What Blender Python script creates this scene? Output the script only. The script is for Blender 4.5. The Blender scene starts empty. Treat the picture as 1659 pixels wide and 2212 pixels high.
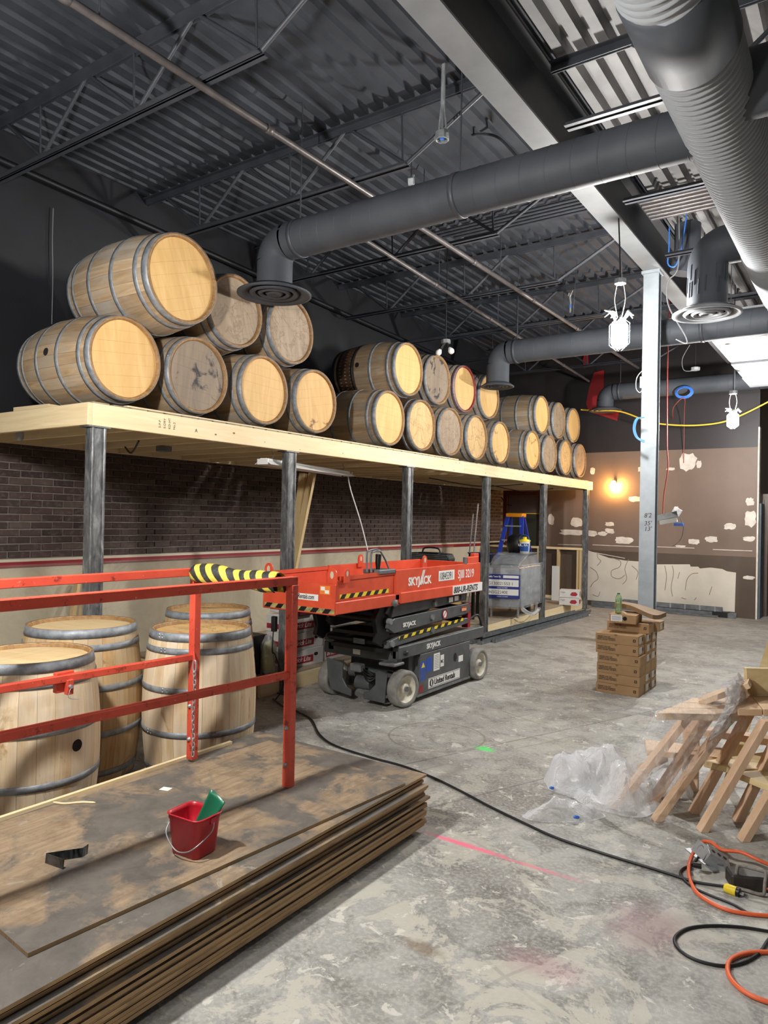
import bpy, math, random
from mathutils import Vector, Matrix, noise, Euler
random.seed(7)
PI = math.pi
SC = bpy.context.scene
COL = SC.collection

# ------------------------------------------------------------------ camera
YAW, PITCH, ROLL, FPX, EYE = 0.60205433, 0.00704416, 0.01993166, 1547.756, 1.65
_f = Vector((-math.sin(YAW)*math.cos(PITCH), math.cos(YAW)*math.cos(PITCH), math.sin(PITCH)))
_r = Vector((math.cos(YAW), math.sin(YAW), 0)); _u = _r.cross(_f)
_r2 = math.cos(ROLL)*_r + math.sin(ROLL)*_u
_u2 = -math.sin(ROLL)*_r + math.cos(ROLL)*_u
cd = bpy.data.cameras.new('camera'); cam = bpy.data.objects.new('camera', cd); COL.objects.link(cam)
cam.matrix_world = Matrix(((_r2.x,_u2.x,-_f.x,0),(_r2.y,_u2.y,-_f.y,0),(_r2.z,_u2.z,-_f.z,EYE),(0,0,0,1)))
cd.sensor_fit = 'HORIZONTAL'; cd.sensor_width = 36; cd.lens = FPX/1659*36; cd.clip_start = .05; cd.clip_end = 100
SC.camera = cam
def on(px, py, ax, val):
    """point of the surveyed plane axis=val that the photograph shows at (px, py)"""
    d = _r2*((px-829.5)/FPX) - _u2*((py-1106)/FPX) + _f
    o = Vector((0,0,EYE)); t = (val-o[ax])/d[ax]
    return o + d*t
# ------------------------------------------------------------------ world, exposure
W = bpy.data.worlds.new('world'); SC.world = W; W.use_nodes = True
W.node_tree.nodes['Background'].inputs[0].default_value = (.62,.68,.8,1)
W.node_tree.nodes['Background'].inputs[1].default_value = .05
SC.view_settings.view_transform = 'Standard'; SC.view_settings.look = 'None'
SC.view_settings.gamma = 1; SC.view_settings.use_curve_mapping = False
SC.view_settings.exposure = 0.0
LAMP_POWER = dict(key=405, column=300, far=380, bay=35, back=120, fill_right=130)  # the last two are added fill lamps
# ------------------------------------------------------------------ helpers: colour and materials
def C(r, g, b):
    def l(v):
        v /= 255.; return v/12.92 if v <= .04045 else ((v+.055)/1.055)**2.4
    return (l(r), l(g), l(b), 1)
class NT:
    def __init__(s, name):
        s.m = bpy.data.materials.new(name); s.m.use_nodes = True; s.t = s.m.node_tree
        s.b = s.t.nodes['Principled BSDF']
    def n(s, typ, **kw):
        nd = s.t.nodes.new(typ)
        for k, v in kw.items():
            if isinstance(k, str) and k.startswith('i_'):
                key = k[2:].replace('_', ' '); key = int(key) if key.isdigit() else key
                if hasattr(v, 'is_linked') or isinstance(v, bpy.types.NodeSocket): s.t.links.new(v, nd.inputs[key])
                else: nd.inputs[key].default_value = v
            else: setattr(nd, k, v)
        return nd
    def coord(s, scale=(1,1,1), rot=(0,0,0), rand=0, loc=(0,0,0)):
        tc = s.n('ShaderNodeTexCoord'); v = tc.outputs['Object']
        if rand:
            oi = s.n('ShaderNodeObjectInfo'); mu = s.n('ShaderNodeMath', operation='MULTIPLY', i_0=oi.outputs['Random'], i_1=float(rand))
            ad = s.n('ShaderNodeVectorMath', operation='ADD', i_0=v, i_1=mu.outputs[0]); v = ad.outputs[0]
        mp = s.n('ShaderNodeMapping', i_Vector=v, i_Scale=scale, i_Rotation=rot, i_Location=loc)
        return mp.outputs[0]
    def noise(s, vec, scale=5, detail=4, rough=.55, dist=0):
        return s.n('ShaderNodeTexNoise', i_Vector=vec, i_Scale=scale, i_Detail=detail, i_Roughness=rough, i_Distortion=dist).outputs[0]
    def ramp(s, fac, stops, interp='LINEAR'):
        r = s.n('ShaderNodeValToRGB', i_Fac=fac); r.color_ramp.interpolation = interp
        el = r.color_ramp.elements
        while len(el) < len(stops): el.new(.5)
        for e, (p, c) in zip(el, stops): e.position = p; e.color = c if len(c) == 4 else (*c, 1)
        return r.outputs[0]
    def step(s, fac, a, b): return s.ramp(fac, [(a, (0,0,0,1)), (b, (1,1,1,1))])
    def mix(s, fac, a, b, mode='MIX'):
        nd = s.n('ShaderNodeMix', data_type='RGBA', blend_type=mode)
        for k, v in ((0, fac), (6, a), (7, b)):
            if isinstance(v, bpy.types.NodeSocket): s.t.links.new(v, nd.inputs[k])
            else: nd.inputs[k].default_value = v
        return nd.outputs[2]
    def math(s, op, a, b=0.0, c=0.0):
        nd = s.n('ShaderNodeMath', operation=op)
        for i, v in enumerate((a, b, c)):
            if isinstance(v, bpy.types.NodeSocket): s.t.links.new(v, nd.inputs[i])
            else: nd.inputs[i].default_value = v
        return nd.outputs[0]
    def out(s, color=None, rough=None, metal=None, bump=None, bs=.3, bd=.01, spec=None):
        b = s.b
        for k, v in (('Base Color', color), ('Roughness', rough), ('Metallic', metal), ('Specular IOR Level', spec)):
            if v is None: continue
            if isinstance(v, bpy.types.NodeSocket): s.t.links.new(v, b.inputs[k])
            else: b.inputs[k].default_value = v
        if bump is not None:
            bm = s.n('ShaderNodeBump', i_Height=bump, i_Strength=bs, i_Distance=bd)
            s.t.links.new(bm.outputs[0], b.inputs['Normal'])
        return s.m
def paint(name, c1, c2=None, scale=4, rough=.5, metal=0, bs=.15, bd=.005, lo=.35, hi=.65, stretch=(1,1,1), rand=0, spec=.5, detail=4):
    s = NT(name); v = s.coord(stretch, rand=rand); f = s.noise(v, scale, detail)
    c2 = c2 or tuple(x*.8 for x in c1)
    col = s.ramp(f, [(lo, C(*c1)), (hi, C(*c2))])
    return s.out(col, rough, metal, s.noise(v, scale*6, 3), bs, bd, spec)
def wood(name, c1, c2, c3=None, grain=(1,1,.06), scale=26, rough=.65, rand=20, tint=.25, stain=None, stain_lo=.52, bs=.25, gray=None, streak=None):
    """grain = how much the noise is squeezed on each axis; the small one is the grain direction"""
    s = NT(name); v = s.coord(grain, rand=rand)
    f = s.noise(v, scale, 5, .6, 1.2); f2 = s.noise(v, scale*.22, 3, .5, .6)
    col = s.ramp(f, [(.3, C(*c1)), (.62, C(*c2))])
    col = s.mix(s.math('MULTIPLY', s.step(f2, .45, .7), .6), col, C(*(c3 or c2)))
    vv = s.coord((1,1,.5), rand=rand*1.7)
    if gray: col = s.mix(s.math('MULTIPLY', s.step(s.noise(vv, 3.2, 5, .6, .5), .42, .6), .75), col, C(*gray))
    if stain: col = s.mix(s.step(s.noise(vv, 4.3, 6, .62, .8), stain_lo, stain_lo+.07), col, C(*stain))
    if streak:
        v3 = s.coord((1,1,.25), rand=rand*2.3)
        wv = s.math('ABSOLUTE', s.math('SUBTRACT', s.noise(v3, 5, 4, .6, .6), .5))
        col = s.mix(s.math('MULTIPLY', s.math('SUBTRACT', 1.0, s.step(wv, .0, .035)), .45), col, C(*streak))
    if tint:
        oi = s.n('ShaderNodeObjectInfo'); k = s.math('MULTIPLY_ADD', oi.outputs['Random'], tint, 1-tint*.6)
        hs = s.n('ShaderNodeHueSaturation', i_Value=k, i_Color=col); col = hs.outputs[0]
    return s.out(col, rough, 0, f, bs, .004)
def plain(name, c, rough=.5, metal=0, emit=0, spec=.5):
    s = NT(name); s.out(C(*c), rough, metal, spec=spec)
    if emit: s.b.inputs['Emission Color'].default_value = C(*c); s.b.inputs['Emission Strength'].default_value = emit
    return s.m
def film(name, c=(235,238,240), fac=.25, rough=.12, scale=14, trans=.5, bs=.9):
    s = NT(name); v = s.coord(); h = s.noise(v, scale, 5, .6, 1.5)
    s.out(C(*c), rough, 0, h, bs, .03, .8)
    tr = s.n('ShaderNodeBsdfTransparent'); gl = s.n('ShaderNodeBsdfTranslucent', i_Color=C(*c))
    m1 = s.n('ShaderNodeMixShader', i_Fac=trans); s.t.links.new(s.b.outputs[0], m1.inputs[1]); s.t.links.new(gl.outputs[0], m1.inputs[2])
    fr = s.n('ShaderNodeFresnel', i_IOR=1.45); bmp = s.b.inputs['Normal'].links[0].from_socket; s.t.links.new(bmp, fr.inputs['Normal'])
    w = s.step(s.noise(v, scale*.6, 6, .7, 2.5), .45, .75)
    k = s.math('MULTIPLY_ADD', w, fac*.9, fac*.55); k = s.math('MAXIMUM', k, fr.outputs[0])
    m2 = s.n('ShaderNodeMixShader', i_Fac=k); s.t.links.new(tr.outputs[0], m2.inputs[1]); s.t.links.new(m1.outputs[0], m2.inputs[2])
    s.t.links.new(m2.outputs[0], s.t.nodes['Material Output'].inputs[0])
    return s.m
# ------------------------------------------------------------------ helpers: meshes
class MB:
    def __init__(s): s.v = []; s.f = []; s.mi = []; s.sm = []; s.m = 0; s.smooth = False
    def add(s, vs, fs, smooth=None):
        o = len(s.v); s.v += [Vector(v) for v in vs]
        for f in fs: s.f.append(tuple(i+o for i in f)); s.mi.append(s.m); s.sm.append(s.smooth if smooth is None else smooth)
        return s
    def box(s, lo, hi, M=None):
        x0,y0,z0 = lo; x1,y1,z1 = hi
        vs = [Vector(p) for p in ((x0,y0,z0),(x1,y0,z0),(x1,y1,z0),(x0,y1,z0),(x0,y0,z1),(x1,y0,z1),(x1,y1,z1),(x0,y1,z1))]
        if M is not None: vs = [M @ v for v in vs]
        return s.add(vs, [(0,3,2,1),(4,5,6,7),(0,1,5,4),(1,2,6,5),(2,3,7,6),(3,0,4,7)], False)
    def cbox(s, c, size, rz=0, rx=0, ry=0):
        M = Matrix.Translation(c) @ Euler((rx,ry,rz)).to_matrix().to_4x4(); h = [q/2 for q in size]
        return s.box([-q for q in h], h, M)
    def bar(s, a, b, w, h=None, up=(0,0,1)):
        """rectangular bar from a to b: w across, h along 'up'"""
        h = h or w; a = Vector(a); b = Vector(b); d = (b-a); L = d.length; d.normalize(); up = Vector(up)
        if abs(d.dot(up)) > .999: up = Vector((0,1,0))
        x = d.cross(up).normalized(); z = x.cross(d).normalized()
        M = Matrix(((x.x,d.x,z.x,a.x),(x.y,d.y,z.y,a.y),(x.z,d.z,z.z,a.z),(0,0,0,1)))
        return s.box((-w/2,0,-h/2), (w/2,L,h/2), M)
    def tube(s, pts, r, n=8, caps=True, closed=False):
        pts = [Vector(p) for p in pts]; N = len(pts); rs = r if isinstance(r, (list,tuple)) else [r]*N
        vs = []; prev = None
        for i, p in enumerate(pts):
            if closed: d = pts[(i+1)%N]-pts[i-1]
            else: d = pts[min(i+1,N-1)]-pts[max(i-1,0)]
            d.normalize()
            if prev is None:
                a = Vector((0,0,1)) if abs(d.z) < .9 else Vector((1,0,0)); x = d.cross(a).normalized()
            else: x = (prev - d*prev.dot(d)).normalized()
            prev = x; y = d.cross(x)
            for k in range(n):
                t = 2*PI*k/n; vs.append(p + (x*math.cos(t)+y*math.sin(t))*rs[i])
        fs = []
        for i in range(N if closed else N-1):
            j = (i+1)%N
            for k in range(n): fs.append((i*n+k, i*n+(k+1)%n, j*n+(k+1)%n, j*n+k))
        s.add(vs, fs, True)
        if caps and not closed:
            s.add(vs[:n], [tuple(reversed(range(n)))], False); s.add(vs[-n:], [tuple(range(n))], False)
        return s
    def lathe(s, prof, n=32, M=None, a0=0, a1=2*PI, smooth=True):
        full = abs(a1-a0-2*PI) < 1e-6; cols = n if full else n+1; vs = []
        for k in range(cols):
            t = a0+(a1-a0)*k/n; c, q = math.cos(t), math.sin(t)
            for (r, z) in prof: vs.append(Vector((r*c, r*q, z)))
        if M is not None: vs = [M @ v for v in vs]
        P = len(prof); fs = []
        for k in range(n):
            k2 = (k+1)%cols
            for i in range(P-1): fs.append((k*P+i, k2*P+i, k2*P+i+1, k*P+i+1))
        return s.add(vs, fs, smooth)
    def prism(s, poly, d, M=None):
        """poly (x,y) list extruded from z=0 to z=d, then M"""
        n = len(poly); vs = [Vector((x,y,0)) for x,y in poly]+[Vector((x,y,d)) for x,y in poly]
        if M is not None: vs = [M @ v for v in vs]
        fs = [tuple(reversed(range(n))), tuple(range(n,2*n))]+[(i,(i+1)%n,n+(i+1)%n,n+i) for i in range(n)]
        return s.add(vs, fs, False)
    def quad(s, a, b, c, d): return s.add([a,b,c,d], [(0,1,2,3)], False)
    def grid(s, fn, nu, nv, smooth=True):
        vs = [Vector(fn(i/nu, j/nv)) for i in range(nu+1) for j in range(nv+1)]
        fs = [(i*(nv+1)+j, (i+1)*(nv+1)+j, (i+1)*(nv+1)+j+1, i*(nv+1)+j+1) for i in range(nu) for j in range(nv)]
        return s.add(vs, fs, smooth)
    def mesh(s, name, mats, T=None):
        me = bpy.data.meshes.new(name); vs = [tuple(T @ v) if T is not None else tuple(v) for v in s.v]
        me.from_pydata(vs, [], s.f)
        if not isinstance(mats, (list,tuple)): mats = [mats]
        for m in mats: me.materials.append(m)
        me.polygons.foreach_set('material_index', s.mi); me.polygons.foreach_set('use_smooth', s.sm)
        me.update(); return me
class Thing:
    """an Empty at the base of a thing; parts are given in world coordinates unless local"""
    def __init__(s, name, label, cat, loc=(0,0,0), rot=(0,0,0), group=None):
        s.o = bpy.data.objects.new(name, None); COL.objects.link(s.o); s.o.empty_display_size = .1
        s.o.location = loc; s.o.rotation_euler = rot; s.o['label'] = label; s.o['category'] = cat
        if group: s.o['group'] = group
        s.M = Matrix.Translation(loc) @ Euler(rot).to_matrix().to_4x4(); s.I = s.M.inverted()
    def part(s, name, mb, mats, label=None, local=False, parent=None, bevel=0, loc=None, rot=None):
        me = mb.mesh(name, mats, None if local else s.I) if isinstance(mb, MB) else mb
        o = bpy.data.objects.new(name, me); COL.objects.link(o); o.parent = parent or s.o
        if label: o['label'] = label
        if loc: o.location = loc
        if rot: o.rotation_euler = rot
        if bevel: bev(o, bevel)
        return o
def bev(o, w, seg=1):
    m = o.modifiers.new('bevel', 'BEVEL'); m.width = w; m.segments = seg; m.limit_method = 'ANGLE'; m.angle_limit = .7
def single(name, mb, mats, label, cat, group=None, bevel=0, origin=None):
    T = Matrix.Translation(-Vector(origin)) if origin else None
    o = bpy.data.objects.new(name, mb.mesh(name, mats, T)); COL.objects.link(o)
    if origin: o.location = origin
    o['label'] = label; o['category'] = cat
    if group: o['group'] = group
    if bevel: bev(o, bevel)
    return o
def struct(name, mb, mats, parent=None, label=None, bevel=0):
    o = bpy.data.objects.new(name, mb.mesh(name, mats)); COL.objects.link(o)
    if parent: o.parent = parent
    else: o['kind'] = 'structure'
    if label: o['label'] = label
    if bevel: bev(o, bevel)
    return o
def copy_thing(src, loc, rot=None, label=None, group=None):
    c = src.copy(); COL.objects.link(c); c.location = loc
    if rot is not None: c.rotation_euler = rot
    if label: c['label'] = label
    if group: c['group'] = group
    for ch in list(src.children):
        d = ch.copy(); COL.objects.link(d); d.parent = c
        for g in list(ch.children): e = g.copy(); COL.objects.link(e); e.parent = d
    return c
def frame(o, x, y, z=None):
    """matrix whose local x, y axes run along the world vectors x, y from o"""
    x = Vector(x).normalized(); y = Vector(y); z = x.cross(y).normalized(); y = z.cross(x)
    return Matrix(((x.x,y.x,z.x,o[0]),(x.y,y.y,z.y,o[1]),(x.z,y.z,z.z,o[2]),(0,0,0,1)))
def text_mb(txt, size, M, bold=0, shear=0, align='LEFT', xs=1, depth=.0006):
    cu = bpy.data.curves.new('t', 'FONT'); cu.body = txt; cu.size = size; cu.offset = bold; cu.shear = shear; cu.align_x = align
    cu.extrude = depth; cu.resolution_u = 3
    o = bpy.data.objects.new('t', cu); COL.objects.link(o)
    me = o.to_mesh(); mb = MB(); S = Matrix.Diagonal((xs,1,1,1))
    mb.add([M @ S @ v.co for v in me.vertices], [tuple(p.vertices) for p in me.polygons], False)
    o.to_mesh_clear(); bpy.data.objects.remove(o); bpy.data.curves.remove(cu); return mb
def merge(a, b):
    o = len(a.v); a.v += b.v; a.f += [tuple(i+o for i in f) for f in b.f]; a.mi += [a.m]*len(b.f); a.sm += b.sm; return a
def smooth_path(pts, k=6, closed=False):
    pts = [Vector(p) for p in pts]; n = len(pts); out = []
    for i in range(n if closed else n-1):
        g = (lambda j: pts[j % n]) if closed else (lambda j: pts[max(0,min(n-1,j))])
        p0,p1,p2,p3 = g(i-1),g(i),g(i+1),g(i+2)
        for t in range(k):
            u = t/k; out.append(.5*((2*p1)+(p2-p0)*u+(2*p0-5*p1+4*p2-p3)*u*u+(3*p1-p0-3*p2+p3)*u**3))
    if not closed: out.append(pts[-1])
    return out
def fbm(p, s=1, o=4): return noise.fractal(Vector(p)*s, 1.0, 2.0, o)
# ------------------------------------------------------------------ materials
def concrete():
    s = NT('worn_concrete'); v = s.coord()
    f = s.noise(v, .9, 5, .6, .4); g = s.noise(v, 5, 6, .65, .6); h = s.noise(v, 55, 4, .6)
    col = s.ramp(f, [(.36, C(138,136,130)), (.48, C(168,167,162)), (.62, C(126,123,118))])
    col = s.mix(s.math('MULTIPLY', s.step(g, .48, .6), .55), col, C(106,103,98))
    col = s.mix(s.math('MULTIPLY', s.step(h, .45, .62), .45), col, C(194,192,184))
    sx = s.n('ShaderNodeSeparateXYZ', i_Vector=v); X, Y = sx.outputs[0], sx.outputs[1]
    # flaking pale skim coat, most of it near the plywood stack
    fl = s.noise(v, 2.6, 10, .74, .5); near = s.math('SUBTRACT', 1.0, s.n('ShaderNodeMapRange', i_Value=Y, i_1=2.3, i_2=4.6, i_3=0.0, i_4=.62).outputs[0])
    k = s.math('MULTIPLY', s.step(fl, .52, .535), near)
    col = s.mix(s.math('MULTIPLY', k, .75), col, C(196,192,178))
    fl2 = s.noise(s.coord(loc=(5,3,0)), 9, 6, .7, .6)
    col = s.mix(s.math('MULTIPLY', s.step(fl2, .60, .62), .75), col, C(214,211,200))
    # trowel scratches
    sc = s.noise(s.coord((3,60,1), (0,0,.5)), 1.6, 5, .7, .3)
    col = s.mix(s.math('MULTIPLY', s.step(sc, .6, .75), .35), col, C(208,206,198))
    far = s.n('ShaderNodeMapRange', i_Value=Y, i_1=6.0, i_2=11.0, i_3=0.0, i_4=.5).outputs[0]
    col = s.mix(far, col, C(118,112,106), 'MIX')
    # old tile grid, faint and broken
    br = s.n('ShaderNodeTexBrick', i_Vector=s.math and s.n('ShaderNodeVectorMath', operation='ADD', i_0=s.coord((1,1,1), (0,0,.38)), i_1=s.n('ShaderNodeVectorMath', operation='SCALE', i_0=s.n('ShaderNodeTexNoise', i_Vector=v, i_Scale=3.0).outputs[1], i_3=.06).outputs[0]).outputs[0], i_Color1=(0,0,0,1), i_Color2=(0,0,0,1), i_Mortar=(1,1,1,1), i_Scale=1.0)
    br.offset = 0; br.inputs['Mortar Size'].default_value = .012; br.inputs['Brick Width'].default_value = .62; br.inputs['Row Height'].default_value = .62; br.inputs['Mortar Smooth'].default_value = .6
    bk = s.math('MULTIPLY', br.outputs[0], s.step(s.noise(v, 1.3, 4), .45, .62))
    col = s.mix(s.math('MULTIPLY', bk, .3), col, C(92,90,86))
    # long saw cuts
    for (ax, ay, bx, by) in ((-2.57,4.07,-1.945,5.65), (-2.05,3.6,-.9,6.4)):
        L = math.hypot(bx-ax, by-ay); nx, ny = -(by-ay)/L, (bx-ax)/L
        d = s.math('ABSOLUTE', s.math('ADD', s.math('MULTIPLY', X, nx), s.math('MULTIPLY_ADD', Y, ny, -(ax*nx+ay*ny))))
        d = s.math('ADD', d, s.math('MULTIPLY', s.math('SUBTRACT', s.noise(v, 7, 3), .5), .02))
        col = s.mix(s.math('MULTIPLY', s.math('SUBTRACT', 1.0, s.step(d, .003, .009)), .55), col, C(84,82,78))
    # spray-paint: green dot, pink line
    def blob(cx, cy, rx, ry, c, amt, lo=.75, hi=1.0):
        nonlocal col
        a = s.math('DIVIDE', s.math('SUBTRACT', X, cx), rx); b = s.math('DIVIDE', s.math('SUBTRACT', Y, cy), ry)
        d = s.math('SQRT', s.math('ADD', s.math('MULTIPLY', a, a), s.math('MULTIPLY', b, b)))
        d = s.math('ADD', d, s.math('MULTIPLY', s.math('SUBTRACT', s.noise(v, 14, 5, .7), .5), 1.3))
        col = s.mix(s.math('MULTIPLY', s.math('SUBTRACT', 1.0, s.step(d, lo*.5, hi)), amt), col, c)
    blob(-2.30, 4.68, .10, .06, C(90,235,120), .9)
    blob(-1.70, 3.25, .26, .028, C(245,110,140), .9); blob(-1.35, 3.24, .3, .02, C(235,120,140), .7)
    blob(-.75, 3.05, .2, .25, C(150,105,115), .45); blob(-1.0, 2.55, .2, .1, C(175,120,130), .35)
    blob(-1.42, 2.38, .12, .05, C(110,85,50), .6)
    a = s.math('SUBTRACT', X, -2.72); b = s.math('SUBTRACT', Y, 4.72)
    d = s.math('ABSOLUTE', s.math('SUBTRACT', s.math('SQRT', s.math('ADD', s.math('MULTIPLY', a, a), s.math('MULTIPLY', b, b))), .36))
    col = s.mix(s.math('MULTIPLY', s.math('SUBTRACT', 1.0, s.step(d, .004, .012)), .5), col, C(120,105,80))
    rg = s.ramp(g, [(.3, (.5,.5,.5,1)), (.7, (.75,.75,.75,1))])
    return s.out(col, rg, 0, s.math('ADD', h, s.math('MULTIPLY', fl, 2.0)), .22, .006, .4)
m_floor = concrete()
m_black = paint('black_wall_paint', (27,28,32), (34,35,40), 2, .55, bs=.1)
m_deck = paint('charcoal_deck_paint', (50,53,60), (64,68,75), 3, .6, bs=.05)
m_deckb = paint('lit_bay_deck_paint', (150,148,146), (120,118,118), 2, .6, bs=.05)  # right bay deck: its lamplit brightness is put into the paint colour
m_steelp = paint('charcoal_steel_paint', (58,61,68), (70,73,80), 5, .5)
m_beamb = paint('black_beam_paint', (12,12,16), (17,17,22), 3, .5)
m_beamg = paint('grey_flange_paint', (125,127,128), (112,114,116), 3, .55)
m_duct = paint('charcoal_duct_paint', (62,66,72), (72,76,82), 3, .62, spec=.35)
m_ductg = paint('grey_duct_paint', (158,161,165), (142,146,150), 3, .7, spec=.3)
m_ductdark = plain('duct_inside', (14,14,16), .8)
m_pipe = paint('dull_pipe', (104,98,96), (84,80,80), 9, .4, .3)
m_mortar = paint('dark_mortar', (112,103,98), (128,120,112), 20, .9)
def brick_mat():
    s = NT('brown_brick'); v = s.coord(rand=30); oi = s.n('ShaderNodeObjectInfo')
    a = s.ramp(oi.outputs['Random'], [(0, C(62,46,43)), (.35, C(78,60,56)), (.7, C(52,40,38)), (1, C(92,76,70))])
    f = s.noise(v, 18, 5, .7)
    col = s.mix(s.math('MULTIPLY', s.step(f, .5, .72), .45), a, C(126,112,104))
    return s.out(col, .8, 0, f, .5, .006)
m_brick = brick_mat()
m_cream = paint('cream_board', (206,196,174), (196,186,164), 2, .6)
m_brownwall = paint('brown_wall_paint', (122,103,90), (112,94,82), 1.2, .55)
m_brownlow = paint('brown_lower_paint', (88,74,62), (80,67,57), 3, .4)
m_backblack = paint('aubergine_black_paint', (44,38,40), (36,31,33), 2, .5)
m_plaster = paint('filler_white', (228,220,210), (205,196,184), 9, .7)
m_board = paint('bare_wallboard', (214,206,192), (204,196,182), 3, .65)
m_glue = plain('adhesive_bead', (150,136,110), .6)
m_white = plain('white_paint', (225,225,222), .5)
m_offwhite = plain('off_white_plastic', (214,216,210), .4)
m_dark = plain('black_plastic', (22,22,24), .45)
m_black_r = plain('black_rubber', (34,34,36), .6)
m_pine = wood('pine_lumber', (240,224,186), (230,208,164), (218,192,146), grain=(1,.05,1), scale=24, tint=.12, bs=.1)
m_pinex = wood('pine_lumber_across', (238,220,180), (224,200,156), (212,184,136), grain=(.05,1,1), scale=24, tint=.16, bs=.1)
m_pinez = wood('pine_lumber_upright', (216,192,146), (198,170,122), (184,152,104), grain=(1,1,.05), scale=24, tint=.15, bs=.1)
m_deckply = wood('weathered_deck_boards', (150,136,112), (126,112,92), (170,154,126), grain=(.06,1,1), scale=16, tint=.2)
m_knot = plain('knot_brown', (140,96,54), .7)
m_ink = plain('stamp_ink', (70,56,46), .8)
def raw_steel():
    s = NT('raw_mill_steel'); v = s.coord((1,1,.35)); f = s.noise(v, 16, 6, .7, .5); g = s.noise(s.coord((1,1,.1)), 30, 3)
    col = s.ramp(f, [(.33, C(66,68,70)), (.5, C(104,106,107)), (.66, C(146,147,146))])
    return s.out(col, s.ramp(g, [(.3,(.32,.32,.32,1)),(.7,(.55,.55,.55,1))]), .35, f, .12, .003)
m_post = raw_steel()
m_colgrey = paint('column_primer', (160,168,174), (142,150,156), 5, .5, bs=.1)
m_galv = paint('galvanised_sheet', (176,180,182), (146,150,153), 14, .4, .4, rand=3)
m_galvd = paint('dull_galvanised', (126,130,134), (100,104,108), 10, .45, .35)
m_hoop = paint('galvanised_hoop', (150,155,160), (118,123,129), 22, .5, .25, rand=9, bs=.3)
m_hoopblk = paint('black_hoop', (34,33,36), (44,42,44), 22, .5, .3)
m_rivet = plain('rivet_zinc', (190,192,194), .3, .8)
m_st_gray = wood('stave_oak_weathered', (196,172,138), (166,140,108), (142,112,80), gray=(176,170,160), tint=.3, scale=22)
m_st_warm = wood('stave_oak_warm', (188,162,126), (152,124,92), (122,96,68), gray=(160,148,130), tint=.3, scale=22)
m_st_dark = wood('stave_oak_wine_soaked', (104,74,50), (74,50,34), (52,36,26), tint=.25, scale=22)
m_st_new = wood('stave_oak_blond', (228,208,174), (206,180,142), (182,146,102), gray=(214,200,178), tint=.12, scale=34, grain=(1,1,.06), stain=(172,138,98), stain_lo=.64)
m_st_honey = wood('stave_oak_honey', (208,176,128), (182,146,98), (152,112,68), gray=(192,172,140), tint=.12, scale=28, stain=(140,106,70), stain_lo=.62)
m_hd_gold = wood('head_oak_gold', (226,188,126), (210,168,104), (198,156,96), grain=(1,.12,1), scale=14, tint=.08)
m_hd_gray = wood('head_oak_grey', (172,152,126), (150,130,106), (132,112,90), grain=(1,.12,1), scale=14, tint=.08, streak=(104,80,60))
m_hd_dark = wood('head_oak_mould_stained', (152,134,112), (132,116,98), (116,100,86), grain=(1,.12,1), scale=14, tint=.05, stain=(46,40,38), stain_lo=.56)
m_hd_streak = wood('head_oak_wine_streaked', (220,186,132), (200,162,106), (188,146,92), grain=(1,.12,1), scale=14, tint=.08, streak=(120,78,44))
m_hd_spot = wood('head_oak_speckled', (222,184,122), (204,162,100), (190,148,88), grain=(1,.12,1), scale=14, tint=.05, stain=(128,88,50), stain_lo=.6)
m_hd_new = wood('head_oak_blond', (218,194,150), (202,174,128), (186,156,112), grain=(1,.1,1), scale=13, tint=.06)
m_chime = wood('chime_oak', (170,132,84), (132,98,60), tint=.1, scale=30)
m_redrim = plain('red_painted_chime', (128,30,36), .55)
m_bung = plain('bung_hole_dark', (24,16,12), .9)
m_orange = paint('lift_orange_paint', (222,86,54), (206,74,46), 7, .42, bs=.1)
m_orangeL = paint('worn_orange_floor', (222,92,62), (196,70,46), 60, .55)
m_liftgrey = paint('lift_charcoal_paint', (88,91,92), (74,77,78), 8, .45)
m_liftdust = paint('dusty_lift_paint', (124,126,125), (88,91,91), 9, .6)
m_liftblk = plain('lift_black', (24,25,27), .45)
m_tyre = paint('grey_nonmarking_tyre', (146,144,138), (120,118,113), 12, .8)
m_rim = paint('cream_wheel_rim', (222,216,198), (196,190,174), 16, .5)
m_yel = plain('safety_yellow', (236,208,44), .5)
m_blk = plain('sign_black', (18,18,20), .5)
m_lblw = plain('label_white', (232,232,228), .5)
m_redp = NT('worn_red_rail_paint')
_v = m_redp.coord(); _f1 = m_redp.noise(_v, 5, 5, .6); _f2 = m_redp.noise(_v, 26, 6, .75)
_c = m_redp.ramp(_f1, [(.35, C(216,84,62)), (.65, C(196,70,52))])
_c = m_redp.mix(m_redp.step(_f2, .64, .67), _c, C(206,150,140)); _c = m_redp.mix(m_redp.math('MULTIPLY', m_redp.step(m_redp.noise(m_redp.coord(loc=(3,3,3)), 14, 6, .8), .56, .62), .7), _c, C(90,34,28)); m_redp = m_redp.out(_c, .45, 0, _f2, .15, .002)
m_card = paint('cardboard', (176,142,102), (164,130,92), 6, .75, rand=5)
m_cardd = paint('dark_cardboard', (140,112,80), (124,98,70), 6, .75, rand=5)  # darker brown than the plain cardboard
m_cardw = paint('white_carton', (212,210,206), (198,196,192), 6, .6)
m_redlbl = plain('carton_red_label', (158,26,44), .5)
m_redtape = plain('red_masking_tape', (132,26,34), .5)
m_bluec = plain('blue_cable', (62,120,214), .4)
m_cable = plain('black_cable', (30,31,33), .5)
m_orgc = plain('extension_cord', (232,106,62), .45)
m_yelc = plain('yellow_cable', (226,190,60), .45)
m_grayc = plain('grey_cable', (120,122,124), .45)
m_pinkc = plain('pink_cable', (176,84,78), .5)
m_whitec = plain('white_cable', (210,210,205), .45)
m_film = film('polythene_film', (240,242,244), .36, .08, 4, .4, .5)
m_film2 = film('crumpled_polythene', (246,248,252), .5, .08, 6, .4, .6)
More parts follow.
